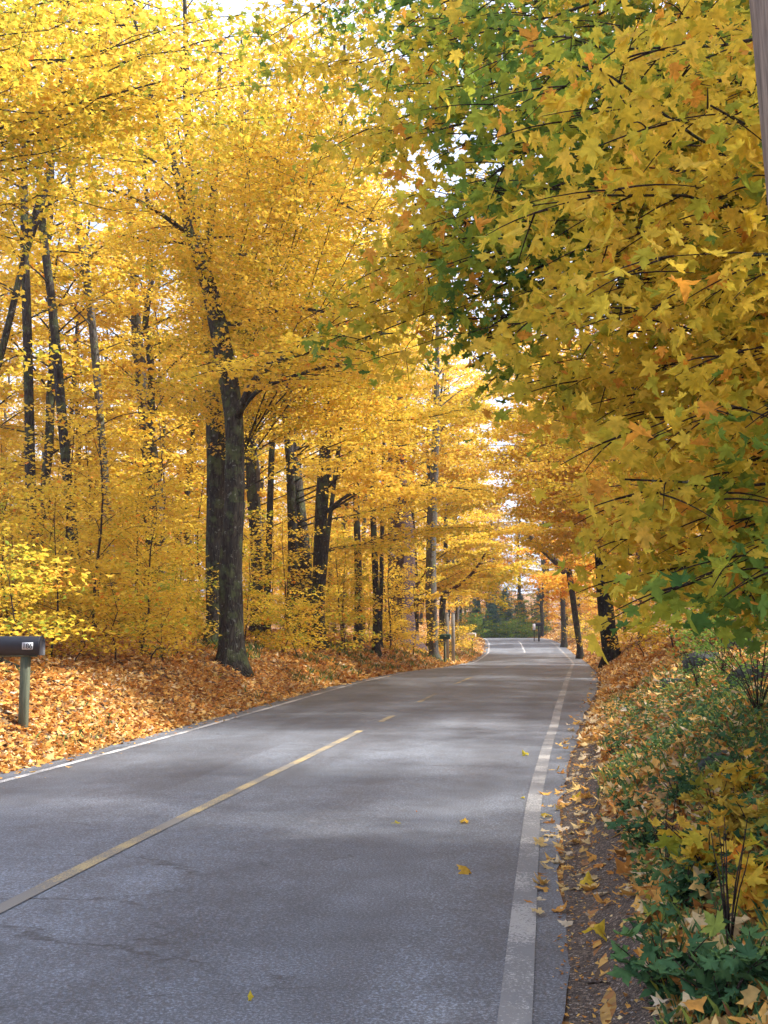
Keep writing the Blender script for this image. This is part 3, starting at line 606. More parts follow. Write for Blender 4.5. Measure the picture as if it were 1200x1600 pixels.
# conifers beyond the crest
def conifer(seed, H):
    rs = np.random.RandomState(seed); e = empty('conifer_tree', (0, 0, 0), 'x', 'tree'); m = MB(); z = np.linspace(-.5, H, 12)
    m.tube(np.c_[z * 0, z * 0, z], .22 * (1 - z / H * .95).clip(.03), 7); m.build('trunk', M_bark, e)
    pos = []; bm_ = MB()
    for z in np.arange(1.0, H - .3, .38):
        L = (H - z) * .27 + .25
        for k in range(8):
            a = rs.uniform(0, 6.3); l = L * rs.uniform(.55, 1.25); d = np.array([math.cos(a), math.sin(a), -.22]); bm_.tube(np.array([[0, 0, z], d * l * .5 + [0, 0, z + .03], d * l + [0, 0, z]]), [.03, .02, .008], 4, cap=False)
            n = int(l * 60); t = rs.uniform(.12, 1, n)[:, None]; pos.append(d * l * t + np.array([0, 0, z]) + rs.normal(0, 1, (n, 3)) * np.array([.2, .2, .13]) * (1.2 - t * .5))
    bm_.build('branches', M_bark, e); pos = np.concatenate(pos); N = len(pos)
    leaf_obj('crown', rs, pos, rs.uniform(.14, .26, N), rs.rand(N), 2, M_conifer, e, droop=(.4, .4)); return e
tG = template('green_tree', 131, 11, 3.2, 34, .6, .26, .15, M_bark, per_m=30, spread=.07)
for i, (px, y, s_, lab) in enumerate([(735, 129, .75, 'rounded green tree at the left side of the gap where the road ends'), (775, 133, .9, 'rounded green tree between the conifers at the end of the road'), (805, 131, .75, 'rounded green tree in the middle of the gap at the end of the road'), (832, 136, .85, 'rounded green tree right of the gap middle behind the crest'), (800, 146, 1.1, 'tall green tree behind the others at the end of the road')]):
    put(tG, at(px, 990, y)[0], y, s_ * .62, i * 1.7, lab, None, dz=-.6)
tBg = template('bush', 132, 1.8, 1.3, 14, .1, .16, .17, M_twig, rb=.02, per_m=40, dens=3, cat='bush')
cf = conifer(5, 9)
tOs = template('orange_shrub', 142, 3.6, 1.9, 18, .15, .2, .7, M_twig, rb=.04, per_m=34, dens=2.6, cat='shrub', spread=.1)
mid_ = scatter(20, (127, 158), lambda y: (-22, 12), 2.2, [(-5, 128), (-3, 130), (-7, 130)])
for x, y in mid_: put(tOs, x, y, rs.uniform(.7, 1.35), rs.uniform(0, 6.3), 'orange and golden shrub past the crest, ' + zone(x, y), 'shrubs past the crest', sz=rs.uniform(.8, 1.2))
for i, (px, y, s_, lab) in enumerate([(748, 127, 1.6, 'tall dark green shrub at the left end of the gap past the crest'), (762, 129, 1.9, 'tallest green shrub left of the middle of the gap past the crest'), (818, 128, 1.5, 'green shrub at the right of the gap past the crest'), (730, 124, 1.4, 'grey green shrub beside the road just before it turns out of sight')]):
    put(tBg, at(px, 990, y)[0], y, s_, i * 2.1, lab, None, dz=-.3)
tDark = template('shrub', 141, 1.5, 1.2, 16, .1, .07, .12, M_twig, lod=1, rb=.02, per_m=60, dens=4, cat='shrub', spread=.05)
for i, (px, y, s, lab) in enumerate([(768, 128, .8, 'bluish green conifer in the gap at the end of the road, left of centre'), (790, 134, .95, 'tall dark green conifer in the middle of the gap at the end of the road'), (815, 140, .85, 'conifer right of the middle in the gap at the end of the road'), (745, 131, .8, 'conifer at the left side of the gap behind the roadside bushes'), (845, 138, .9, 'conifer partly hidden behind the crest mailbox on the right'), (775, 150, 1.2, 'hazy conifer standing behind the others at the end of the road')]):
    s *= .8; x = at(px, 990, y)[0]; c = cf if i == 0 else copy_tree(cf); c['label'] = lab; c.location = (x, y, min(tz(x, y), 1.6) - .4); c.scale = (s, s, s); c.rotation_euler = (0, 0, i)
fb = [(770, 126), (788, 125), (806, 125), (825, 126), (752, 124), (845, 128)]
for i, (px, y) in enumerate(fb):
    x = at(px, 990, y)[0]; put(tBg, x, y, 1.0 + .12 * (i % 3), i, 'green bush just past the crest where the road drops from sight', 'bushes past the crest', dz=-.3)

# ------------------------------------------------------------------ near overhanging maple on the right
def near_maple():
    rs = np.random.RandomState(77); root = empty('maple_tree', (5.2, 9.5, tz(5.2, 9.5)), 'near maple whose broad green and yellow leafed branches hang down on the right', 'tree')
    o = np.array(root.location); z = np.linspace(-.4, 13, 24)
    T = np.c_[.1 * np.sin(z * .5), .12 * np.cos(z * .4), z]; m = MB(); m.tube(T, .3 * (1 - .75 * (z / 13).clip(0, 1)) * (1 + .4 * np.exp(-(z + .4) / .3)), 20, rough=.1); m.build('trunk', M_bark, root)
    ends = [(640, 90, 8), (700, 60, 8.4), (600, 200, 8.6), (650, 380, 8.6), (580, 470, 9.2), (740, 250, 8), (700, 360, 8), (565, 490, 9), (600, 430, 8.8), (640, 330, 8.4), (640, 220, 8.2), (600, 110, 9.5), (480, 120, 11.5), (430, 40, 12), (640, 20, 8.5), (760, 40, 6.5), (720, 430, 7.8), (690, 500, 8.4), (790, 560, 8), (820, 630, 7.6), (870, 700, 7.2), (880, 800, 6.8), (930, 850, 6.5),
            (960, 930, 7), (1010, 965, 6.6), (1090, 975, 6.0), (1160, 965, 5.6), (900, 520, 5.8), (950, 330, 5.2), (980, 150, 4.8), (1050, 620, 4.9), (980, 750, 5.3), (1100, 830, 4.8), (1090, 420, 4.7), (1120, 200, 5), (870, 350, 6.2), (800, 220, 6.4), (780, 330, 7), (850, 450, 6.8), (1000, 500, 6), (920, 640, 6.4), (1130, 700, 5.4), (860, 100, 6), (1060, 60, 5.2), (1180, 560, 5), (1020, 860, 6), (730, 140, 7.5), (760, 480, 8.5), (550, 240, 12), (540, 30, 12.5), (1150, 880, 6.4), (950, 240, 8), (1050, 330, 8), (1100, 550, 8), (1000, 680, 8.5), (1100, 760, 8), (900, 600, 9), (1000, 420, 9), (1180, 350, 8), (880, 180, 9)]
    pos = []; hue = []; tw = MB(); anchors = []
    for i, (px, py, Y) in enumerate(ends):
        px += np.interp(py, [500, 650, 850, 1000], [0, 70, 120, 70]); py -= np.interp(py, [850, 960], [0, 75])
        q = at(px, py, Y) - o; u = rs.uniform(.3, 1.1); p = np.array([0, 0, min(q[2] + u * (.4 + .22 * np.linalg.norm(q[:2])), 12.0)])
        hz = q - p; mid = p + hz * .5 + np.array([0, 0, rs.uniform(0, .6)]) + rs.normal(0, .42, 3)
        P = wiggle(bez(p, mid, q, 12), .15, rs); L = np.linalg.norm(hz); lm = MB(); lm.tube(P, np.linspace(.034, .005, 12), 6, rough=.05); lm.build('limb', M_bark, root)
        n0 = len(anchors); spray(rs, P, L, tw, anchors, 3.0, .40, .012, .24)
        # leafing of a branch end itself
        anchors.append((P[-4:][[0, 1, 2, 3, 3]], .7, anchors[-1][2]))
    # twigs on the side shoots
    extra = []
    for B, l, h in anchors:
        for k in range(2):
            p, d = path_at(B, rs.uniform(.2, .9)); a = math.atan2(d[1], d[0]) + rs.choice([-1, 1]) * rs.uniform(.5, 1.1); ll = rs.uniform(.25, .5)
            q = p + np.array([math.cos(a) * ll, math.sin(a) * ll, -.08 - .12 * rs.rand()]); C = bez(p, (p + q) / 2 + [0, 0, .03], q, 5); tw.tube(C, np.linspace(.0055, .002, 5), 4, cap=False); extra.append((C, ll, h + rs.normal(0, .4)))
    anchors += extra
    tw.build('twigs', M_twig, root)
    pos, hue = place(rs, anchors, 19, .10, .09)
    wp = pos + o; u, v, dpt = proj(wp)
    # green patches not yet turned, more toward the road, fewer in low sprays
    g = fbm(wp[:, 0] * .9 + 3, wp[:, 2] * 1.1 + wp[:, 1] * .3, 31, 3)
    g = g + .25 * fbm(wp[:, 0] * 4, wp[:, 2] * 4, 41, 2)
    g = g + .09 * np.clip((3.2 - wp[:, 0]) / 3, -1, 1) * (wp[:, 1] < 10.5) + .16 * fbm(wp[:, 0] * 2.3, wp[:, 2] * 2.3 + wp[:, 1], 61, 2)
    g = g - .3 * np.clip((2.6 - wp[:, 2]) / .8, 0, 1)
    gg = np.clip((g + rs.normal(0, .13, len(pos)) - .05) / .30, 0, 1)
    tint = .50 - .33 * gg + rs.normal(0, .075, len(pos))
    tint = np.where(rs.rand(len(pos)) < .04, .8, tint).clip(0, 1)
    size = rs.normal(.088, .024, len(pos)).clip(.04)
    print('near maple leaves', len(pos))
    leaf_obj('crown', rs, pos, size, tint, 0, M_leaf, root, droop=(.75, .4), tilt=.55, curl=.1)
    return root
near_maple()

# maple off to the left whose overhanging sprays reach into the top left of the view
def over_maple(loc, ends, seed, label, leaf=.1, per=24, bt=.5):
    rs = np.random.RandomState(seed); root = empty('maple_tree', (*loc, tz(*loc)), label, 'tree')
    o = np.array(root.location); z = np.linspace(-.4, 15, 24); T = np.c_[.1 * np.sin(z * .5), .12 * np.cos(z * .4), z]; m = MB(); m.tube(T, .24 * (1 - .75 * (z / 15).clip(0, 1)), 16, rough=.1); m.build('trunk', M_bark, root)
    tw = MB(); anchors = []
    for px, py, Y in ends:
        q = at(px, py, Y) - o; p = np.array([0, 0, np.clip(q[2] - rs.uniform(.2, .35) * np.linalg.norm(q[:2]), 3, 14)]); hz = q - p; mid = p + hz * .5 + [0, 0, rs.uniform(.2, .7)]
        P = wiggle(bez(p, mid, q, 12), .22, rs); L = np.linalg.norm(hz); lm = MB(); lm.tube(P, np.linspace(.032, .005, 12), 6, rough=.05); lm.build('limb', M_bark, root)
        spray(rs, P, L, tw, anchors, 3.0, .2, .014, .3)
    tw.build('twigs', M_twig, root); pos, hue = place(rs, anchors, per, .16, .08); N = len(pos)
    print('over', N)
    leaf_obj('crown', rs, pos, rs.normal(leaf, .02, N).clip(.05), (bt + .05 * hue + rs.normal(0, .07, N)).clip(0, 1), 1, M_leaf, root, droop=(.4, .4), tilt=.45)
over_maple((-11.5, 15.5), [(30, 20, 17), (100, 60, 19), (250, 60, 19), (330, 10, 19), (180, 20, 17), (280, 90, 21), (60, 140, 20), (200, 120, 21), (400, 70, 20), (60, 60, 15), (150, 120, 15), (230, 30, 15), (260, 130, 16), (350, 60, 16), (330, 160, 17), (420, 110, 17), (120, 230, 16), (20, 150, 14), (450, 190, 19), (380, 20, 16), (100, 20, 15), (200, 200, 18), (300, 250, 19), (40, 330, 16), (120, 380, 18), (200, 330, 18), (500, 60, 18), (20, 480, 17), (90, 560, 18)], 55, 'maple past the left edge whose leafy boughs spread across the top left', bt=.47)
over_maple(tuple(at(350, 960, 33.5)[:2]), [(420, 10, 22), (470, 80, 23), (520, 20, 22), (570, 130, 24), (470, 180, 25), (540, 250, 25), (420, 130, 24), (590, 20, 23), (640, 130, 23), (430, 60, 20), (520, 160, 21), (480, 250, 22), (560, 90, 20), (580, 200, 19), (600, 330, 22), (520, 340, 24), (560, 430, 25), (620, 260, 20), (640, 420, 24), (600, 500, 26), (540, 500, 27), (660, 560, 28), (440, 400, 24), (620, 40, 19), (500, 30, 19), (700, 620, 30), (460, 320, 22), (690, 330, 21), (400, 180, 21)], 56, 'roadside maple behind the big mossy trunk with boughs reaching over the left lane', bt=.52)
over_maple((7.0, 27.0), [(860, 620, 25), (800, 600, 27), (760, 520, 26), (740, 640, 31), (700, 460, 26), (820, 500, 24), (720, 380, 24), (700, 260, 22), (780, 300, 22), (760, 180, 20), (690, 150, 20), (850, 700, 27), (780, 690, 32), (820, 760, 33), (880, 780, 29), (660, 60, 20), (740, 720, 36), (900, 860, 30)], 57, 'right-hand maple behind the near one, its golden boughs arching over the road', bt=.55)
over_maple((-9.6, 40.0), [(690, 700, 38), (720, 640, 38), (640, 640, 38), (760, 700, 40), (730, 760, 42), (660, 580, 36), (620, 540, 36), (760, 620, 36), (700, 540, 34), (780, 760, 44), (640, 740, 40), (600, 680, 40), (690, 820, 44), (760, 820, 46), (600, 600, 36)], 58, 'golden maple past the forked pair with branches arching over the road toward the bend', bt=.57, leaf=.14, per=20)
over_maple((-8.4, 69.0), [(780, 640, 66), (760, 700, 66), (800, 720, 68), (790, 780, 70), (770, 820, 72), (800, 850, 76), (820, 880, 80), (780, 880, 78), (750, 860, 72), (810, 660, 66), (830, 760, 70), (830, 820, 74), (760, 600, 64), (800, 600, 64), (790, 900, 84), (745, 760, 68), (840, 700, 68), (815, 560, 64)], 60, 'yellow maple past the massive old trunk reaching over the far road from the left', bt=.5, leaf=.2, per=26)
over_maple((6.4, 73.0), [(850, 660, 70), (830, 720, 70), (850, 780, 72), (840, 840, 74), (870, 860, 74), (820, 800, 70), (810, 860, 78), (840, 900, 84), (860, 720, 68), (880, 800, 70), (835, 620, 66), (815, 740, 68), (860, 900, 88)], 61, 'pale orange maple by the leaning trunk reaching over the far road from the right', bt=.66, leaf=.2, per=26)
over_maple((6.2, 44.0), [(860, 720, 42), (830, 680, 42), (800, 640, 40), (780, 720, 44), (840, 780, 44), (800, 800, 48), (880, 820, 42), (770, 560, 38), (860, 640, 38), (820, 850, 50), (760, 660, 42), (900, 760, 38), (770, 600, 46), (790, 650, 48), (760, 560, 48), (800, 700, 50), (780, 760, 52), (820, 820, 54), (740, 640, 50), (810, 560, 42), (840, 600, 44), (750, 520, 42), (780, 540, 44), (770, 640, 44), (800, 600, 46), (770, 700, 48), (790, 740, 50), (760, 590, 52), (805, 665, 52), (785, 620, 40), (820, 740, 46)], 59, 'golden maple just before the stout black trunk, arching in from the right', bt=.6, leaf=.15, per=34)

# ------------------------------------------------------------------ utility pole at the right edge
pp = [at(1272, 430, 4.2), at(1230, 0, 4.2)]
d = (pp[1] - pp[0]) / (pp[1][2] - pp[0][2]); gx = pp[0] + d * (0 - pp[0][2]); g0 = tz(gx[0], gx[1]); b0 = pp[0] + d * (g0 - pp[0][2])
ut = empty('utility_pole', b0, 'weathered grey wooden pole leaning slightly at the upper right picture edge', 'utility pole')
m = MB(); t = np.linspace(-.5, 9.5, 50)[:, None]; m.tube(d[None] * t, np.linspace(.155, .12, 50), 24, rough=.03); m.build('shaft', M_pole, ut)
m = MB(); m.tube(np.array([d * 4.9 + [-.135, -.06, 0], d * 4.9 + [-.17, -.075, 0]]), .012, 8); m.build('bolt', M_box, ut)
m = MB(); m.box(d * 9.0 + np.array([0, -.2, 0]), (2.0, .1, .12), 0, .01); m.build('crossarm', M_pole, ut)

# ------------------------------------------------------------------ mailboxes
def mailbox(loc, rz, label, bmat, pmat, hpost=1.02, off=0.0, L=.56, Wd=.21, Hh=.27, number=None, sz=1.0, flag=False):
    root = empty('mailbox', loc, label, 'mailbox'); root.rotation_euler = (0, 0, rz); root.scale = (sz,) * 3
    m = MB(); m.box((0, 0, hpost / 2 - .15), (.115, .115, hpost + .3), 0, .008); m.build('post', pmat, root)
    m = MB(); m.box((off, 0, hpost + .012), (L * .8, .14, .024), 0, .004); m.build('shelf', pmat, root)
    zb = hpost + .026; a = np.linspace(0, math.pi, 13); sec = np.r_[[[-Wd / 2, 0]], np.c_[-np.cos(a) * Wd / 2, Hh - Wd / 2 + np.sin(a) * Wd / 2], [[Wd / 2, 0]]]
    k = len(sec); m = MB(); xs = [off - L / 2, off - L / 2 + .01, off + L / 2 - .012, off + L / 2]; sc = [.97, 1, 1, .985]
    V = np.concatenate([np.c_[np.full(k, x), sec[:, 0] * s_, zb + sec[:, 1] * s_] for x, s_ in zip(xs, sc)])
    Q = [[i * k + j, i * k + (j + 1) % k, (i + 1) * k + (j + 1) % k, (i + 1) * k + j] for i in range(3) for j in range(k)]
    m.add(V, Q); m.P[k] = [list(range(k)), [3 * k + j for j in range(k)][::-1]]; bx = m.build('box', bmat, root, smooth=False)
    m = MB(); s2 = sec * 1.04; s2[:, 1] -= .004
    V = np.concatenate([np.c_[np.full(k, x), s2[:, 0], zb + s2[:, 1]] for x in (off + L / 2 + .002, off + L / 2 + .024)])
    m.add(V, [[j, (j + 1) % k, k + (j + 1) % k, k + j] for j in range(k)]); m.P[k] = [list(range(k)), [k + j for j in range(k)][::-1]]; dr = m.build('door', bmat, root, smooth=False)
    m = MB(); m.tube(np.array([[off + L / 2 + .024, 0, zb + Hh * .8], [off + L / 2 + .05, 0, zb + Hh * .8], [off + L / 2 + .05, 0, zb + Hh * .7]]), .007, 6); m.build('handle', bmat, dr)
    if number:
        px0 = .06; zc = zb + Hh * .48
        m = MB(); m.box((px0, -Wd / 2 - .003, zc), (.155, .004, .10), 0, 0); pl = m.build('number_plate', M_plate, bx, smooth=False)
        for i, ch in enumerate(number):
            cu = bpy.data.curves.new('digit', 'FONT'); cu.body = ch; cu.size = .10; cu.align_x = 'CENTER'; cu.extrude = .001; cu.offset = .002
            tmp = bpy.data.objects.new('tmp', cu); COL.objects.link(tmp); bpy.context.view_layer.update()
            me = bpy.data.meshes.new_from_object(tmp.evaluated_get(bpy.context.evaluated_depsgraph_get())); bpy.data.objects.remove(tmp)
            g = link('digit', me, M_digit, bx); g.location = (px0 + (-.048 + .048 * i), -Wd / 2 - .007, zc - .035); g.rotation_euler = (math.pi / 2, 0, 0)
            g.parent = bx; 
    if flag:
        m = MB(); m.box((-.05, -Wd / 2 - .01, zb + Hh * .75), (.02, .006, .2), 0, 0); m.box((-.02, -Wd / 2 - .01, zb + Hh * .75 + .11), (.08, .006, .05), 0, 0); m.build('flag', M_red, root)
    return root
pb = hit(36, 1140); print('mailbox base', pb)
mailbox((pb[0], pb[1], pb[2] - .02), .12, 'black arched mailbox numbered 186 on a mossy square post in fallen leaves', M_box, M_post, hpost=(at(33, 1024, pb[1])[2] - pb[2]), number='186', off=-.12, L=.66, Wd=.22, Hh=.265)
pg = at(695, 1020, 60.5); gz = tz(pg[0], pg[1])
mailbox((pg[0], pg[1], gz), -.2, 'small dark green mailbox on a green post right of the grey roadside trunk', M_boxg, M_post, hpost=max(.6, at(695, 999, 60.5)[2] - gz), L=.62, sz=1.0)
pg = at(738, 1000, 86); gz = tz(pg[0], pg[1]); mailbox((pg[0], pg[1], gz), -.4, 'small far mailbox with a pale front at the left roadside near the bend', M_whitep, M_post, hpost=1.1)
pg = at(842, 996, 108); gz = tz(pg[0], pg[1]); mm = mailbox((pg[0] , pg[1], gz), .3, 'black far mailbox at the crest of the road on the right', M_box, M_bark, hpost=1.2, sz=1.25)
tb = empty('newspaper_tube', (pg[0] - .45, pg[1] - .3, gz), 'white upright newspaper tube beside the black mailbox at the crest', 'newspaper tube')
m = MB(); m.box((0, 0, .55), (.09, .09, 1.3), 0, .01); m.build('post', M_bark, tb)
m = MB(); m.tube(np.array([[0, -.12, 1.15], [0, -.12, 1.75]]), .14, 10); m.build('tube', M_whitep, tb)
for px, lab, h in [(699, 'pale square post behind the green mailbox, left of two', 1.75), (708, 'pale square post behind the green mailbox, right of two', 1.75)]:
    p0 = at(px, 1000, 63); g0 = tz(p0[0], p0[1]); r = empty('wooden_post', (p0[0], p0[1], g0), lab, 'post'); m = MB(); zt = at(px, 958, 63)[2] - g0
    m.box((0, 0, zt / 2 - .15), (.2, .2, zt + .3), .1, .012); m.build('shaft', M_palepost, r); m = MB(); m.box((0, 0, zt + .02), (.25, .25, .04), .1, .008); m.build('cap', M_palepost, r)

# fallen branch behind the mailbox
fb0 = [hit(-30, 1028), hit(0, 1036), hit(30, 1048), hit(60, 1062), hit(82, 1070), hit(100, 1076)]
P, R = resample(np.array(fb0) + [0, 0, .05], np.array([.05, .05, .045, .04, .035, .02]), .2); m = MB(); m.tube(P, R, 8, rough=.1)
fbr = m.build('fallen_branch', M_bark); tag(fbr, 'dark fallen branch lying on orange leaves behind the mailbox post', 'fallen branch')

# ------------------------------------------------------------------ boulders on the right bank
def boulder(px, py, Y, sx, sy, sz, seed, lab, lift=.25):
    p = hit(px, py, 4); Y = p[1]; g = tz(p[0], p[1]); nu, nv = 28, 18
    u, v = np.meshgrid(np.arange(nu) / nu * 2 * math.pi, np.linspace(.02, math.pi - .02, nv), indexing='ij')
    D = np.stack([np.cos(u) * np.sin(v), np.sin(u) * np.sin(v), np.cos(v)], -1)
    r = 1 + .38 * fbm(D[..., 0] * 1.6 + seed, D[..., 1] * 1.6 + D[..., 2] * 1.3, seed, 4) + .12 * fbm(D[..., 0] * 5 + seed, D[..., 2] * 5 + D[..., 1] * 3, seed + 3, 3)
    E = np.sign(D) * np.abs(D) ** .8; V = (E * r[..., None] * np.array([sx, sy, sz]) + np.array([0, 0, lift * sz])).reshape(-1, 3)
    i = np.arange(nu)[:, None]; j = np.arange(nv - 1)[None]; a = i * nv + j; b = ((i + 1) % nu) * nv + j
    top = [i_ * nv for i_ in range(nu)]; bot = [i_ * nv + nv - 1 for i_ in range(nu)][::-1]
    me = mk_mesh('boulder', V, [np.stack([a, a + 1, b + 1, b], -1).reshape(-1, 4), np.array([top]), np.array([bot])], smooth=True)
    o = link('boulder', me, M_rock); o.location = (p[0], p[1], g - .08); return tag(o, lab, 'boulder')
boulder(1178, 1075, 8.6, .30, .34, .26, 2, 'largest grey boulder at the right edge under the overhanging leaves')
boulder(1062, 1072, 12.5, .30, .3, .14, 5, 'flat grey boulder half buried beside the orange leaves on the right bank')
boulder(1140, 1185, 7.4, .2, .16, .10, 8, 'small lichened grey rock among green plants on the right bank')
boulder(1100, 1040, 11.0, .3, .3, .2, 11, 'dark boulder in the shade between the flat boulder and the largest one')
boulder(1080, 1215, 7.0, .13, .12, .06, 14, 'small low bluish stone left of the lichened rock')
boulder(1165, 1015, 10.5, .35, .3, .22, 17, 'dark mossy boulder behind the largest one')

# ------------------------------------------------------------------ litter of fallen leaves (uncountable)
def ontop(x, y, d): return terrain(x, y) if d is None else np.maximum(terrain(x, y), HR(y) + .014)
def litter(name, N, yr, dfun, dens_pow, size, lod, seed, tilt=.5):
    rs = np.random.RandomState(seed); u = rs.rand(N); y = yr[0] * (yr[1] / yr[0]) ** u if dens_pow else rs.uniform(*yr, N)
    lo, hi = dfun(y); dd = lo + (hi - lo) * rs.rand(N); x = XR(y) + dd
    z = terrain(x, y) + rs.exponential(.018, N) + .006
    z = np.maximum(z, HR(y) + .016)
    return np.c_[x, y, z], rs, dd
def put_litter(name, parts, mat=M_litter):
    VV = []; FF = []; TT = []; n = 0
    for pos, rs, size, lod, tint, tilt in parts:
        N = len(pos); V, Fc, t = leaves(rs, pos, rs.normal(size, size * .2, N).clip(size * .4), tint, lod, tilt=tilt, droop=(0, tilt), curl=.25)
        if Fc.shape[1] == 4: Fc = np.concatenate([Fc[:, [0, 1, 2]], Fc[:, [0, 2, 3]]])
        VV.append(V); FF.append(Fc + n); TT.append(t); n += len(V)
    o = link(name, mk_mesh(name, np.concatenate(VV), [np.concatenate(FF)], tint=np.concatenate(TT)), mat)
    return o
parts = []
def leftd(a, b): return lambda y: (np.full_like(y, -LW - EL - b), np.full_like(y, -LW - EL - a))
pos, r_, dd = litter('', 62000, (8.5, 34), leftd(-.04, 6.0), True, .1, 1, 201); parts.append((pos, r_, .095, 1, r_.beta(2.2, 2.0, len(pos)), .38))
pos, r_, dd = litter('', 30000, (30, 125), leftd(-.1, 7.0), True, .1, 2, 202); parts.append((pos, r_, .16, 2, r_.beta(2.2, 2.0, len(pos)), .38))
pos, r_, dd = litter('', 26000, (15, 60), leftd(5.0, 24.0), True, .1, 2, 203); parts.append((pos, r_, .17, 2, r_.beta(2.2, 2.2, len(pos)), .4))
pos, r_, dd = litter('', 4200, (9, 60), leftd(-.9, .05), True, .1, 1, 204); k = r_.rand(len(pos)) < np.exp(-(dd + LW + EL) / .16) * .9; pos = pos[k]; parts.append((pos, r_, .08, 1, r_.beta(2.2, 2.0, len(pos)), .2))
tag(put_litter('fallen_leaves', parts), 'thick carpet of orange and tan fallen leaves covering the left bank', 'fallen leaves', kind='stuff')
parts = []
def rightd(a, b): return lambda y: (edge_r(y) + a, edge_r(y) + b)
pos, r_, dd = litter('', 12000, (3.2, 20), rightd(.42, 3.2), True, .1, 0, 211)
parts.append((pos, r_, .095, 1, r_.beta(2.4, 1.8, len(pos)), .45))
pos, r_, dd = litter('', 26000, (16, 60), rightd(.12, 4.0), True, .1, 1, 212); parts.append((pos, r_, .12, 1, r_.beta(2.4, 1.8, len(pos)), .4))
pos, r_, dd = litter('', 14000, (55, 125), rightd(.1, 6.0), True, .1, 2, 213); parts.append((pos, r_, .18, 2, r_.beta(2.4, 1.8, len(pos)), .4))
pos, r_, dd = litter('', 420, (6.5, 45), lambda y: (edge_r(y) - .18, edge_r(y) + .5), True, .1, 1, 214); parts.append((pos, r_, .09, 0, r_.beta(3, 1.6, len(pos)), .22))
pos, r_, dd = litter('', 1500, (3.2, 16), lambda y: (edge_r(y) - .02, edge_r(y) + .5), True, .1, 1, 215); parts.append((pos, r_, .022, 2, r_.beta(1.6, 2.4, len(pos)), .3))
tag(put_litter('fallen_leaves', parts), 'golden fallen leaves drifted over the right bank and shoulder', 'fallen leaves', kind='stuff')
# green ground plants on the right bank
parts = []
pos, r_, dd = litter('', 26000, (3.0, 24), rightd(.45, 3.2), True, .1, 1, 221)
g = fbm(pos[:, 0] * 1.6, pos[:, 1] * .8, 51, 3) + r_.normal(0, .1, len(pos)); k = g > -.07; pos = pos[k]; pos[:, 2] += np.abs(r_.normal(.07, .07, len(pos)))
parts.append((pos, r_, .042, 1, r_.beta(2, 2.4, len(pos)), .5))
o = put_litter('ground_cover', parts, M_green); tag(o, 'low green ground plants growing through the leaves on the right bank', 'ground cover', kind='stuff')
# grass blades at verge
def grass(name, N, yr, dfun, seed, h, lab, thr):
    rs = np.random.RandomState(seed); y = yr[0] * (yr[1] / yr[0]) ** rs.rand(N); lo, hi = dfun(y); dd = lo + (hi - lo) * rs.rand(N); x = XR(y) + dd
    k = fbm(x * 1.2, y * .6, seed, 3) > thr; x = x[k]; y = y[k]; N = len(x); z = terrain(x, y)
    a = rs.uniform(0, 6.3, N); l = rs.uniform(.5, 1.2, N) * h; wd = .0016 + y * .00016; lean = rs.uniform(.2, .8, N); dx, dy = np.cos(a), np.sin(a)
    V = np.stack([np.c_[x - dy * wd, y + dx * wd, z], np.c_[x + dy * wd, y - dx * wd, z], np.c_[x + dx * l * lean * .35 + dy * wd * .7, y + dy * l * lean * .35 - dx * wd * .7, z + l * .65], np.c_[x + dx * l * lean, y + dy * l * lean, z + l]], 1).reshape(-1, 3)
    o = link(name, mk_mesh(name, V, [np.arange(N * 4).reshape(-1, 4)], tint=np.repeat(rs.beta(2, 2, N), 4)), M_green); return tag(o, lab, 'grass', kind='stuff')
grass('grass', 16000, (4, 26), rightd(.36, 2.6), 231, .11, 'thin green grass and weeds along the right verge', .02)
grass('grass', 14000, (24, 90), leftd(.2, 3.4), 232, .2, 'patchy green grass on the left bank below the trees', .05)
grass('grass', 500, (13.5, 17), leftd(.2, 2.4), 233, .14, 'few green grass tufts around the black mailbox post', .12)

# leafy plants and bare stems on the near right bank
def plant(px, py, lab, seed, h, n, leafs, t0=.3, broad=.075, group=None, name='leafy_plant', mat=None, spread=.25):
    rs = np.random.RandomState(seed); p = hit(px, py, 2.5); e = empty(name, p - np.array([0, 0, .02]), lab, 'plant', group); m = MB(); pos = []
    for k in range(n):
        a = rs.uniform(0, 6.3); l = h * rs.uniform(.6, 1.1); sp = spread * rs.uniform(.3, 1); q = np.array([math.cos(a) * sp, math.sin(a) * sp, l])
        B = wiggle(bez(np.zeros(3), np.array([q[0] * .2, q[1] * .2, l * .6]), q, 7), .012, rs); m.tube(B, np.linspace(.0055, .002, 7), 5)
        for t in rs.uniform(.25, 1, leafs): pp_, _ = path_at(B, min(t, .99)); pos.append(pp_ + rs.normal(0, .035, 3))
    m.build('stems', M_twig, e)
    if pos: pos = np.array(pos); N = len(pos); leaf_obj('foliage', rs, pos, rs.normal(broad, broad * .25, N).clip(.02), rs.normal(t0, .14, N).clip(0, 1), 0, mat or M_green, e, droop=(.25, .4), tilt=.4, curl=.2)
    return e
plant(1040, 1560, 'broad green leafy plant lowest at the right verge near the gravel', 1, .28, 9, 9, .35, .085)
plant(1130, 1598, 'green leafy plant in the bottom right corner', 2, .3, 9, 9, .3, .085)
plant(1185, 1560, 'green plant with yellow tinged leaves at the right picture edge, bottom', 3, .3, 8, 8, .5, .08)
plant(1060, 1440, 'bushy green plant above the broad one, with dull leaves', 4, .32, 10, 8, .3, .07)
plant(1010, 1330, 'green plant at the edge of the gravel where the bank starts', 5, .26, 9, 8, .3, .06)
plant(985, 1270, 'small green weed overhanging the gravel', 6, .2, 8, 7, .35, .05)
plant(1120, 1300, 'yellowing plant in the middle of the right bank', 7, .32, 9, 8, .95, .085, mat=None)
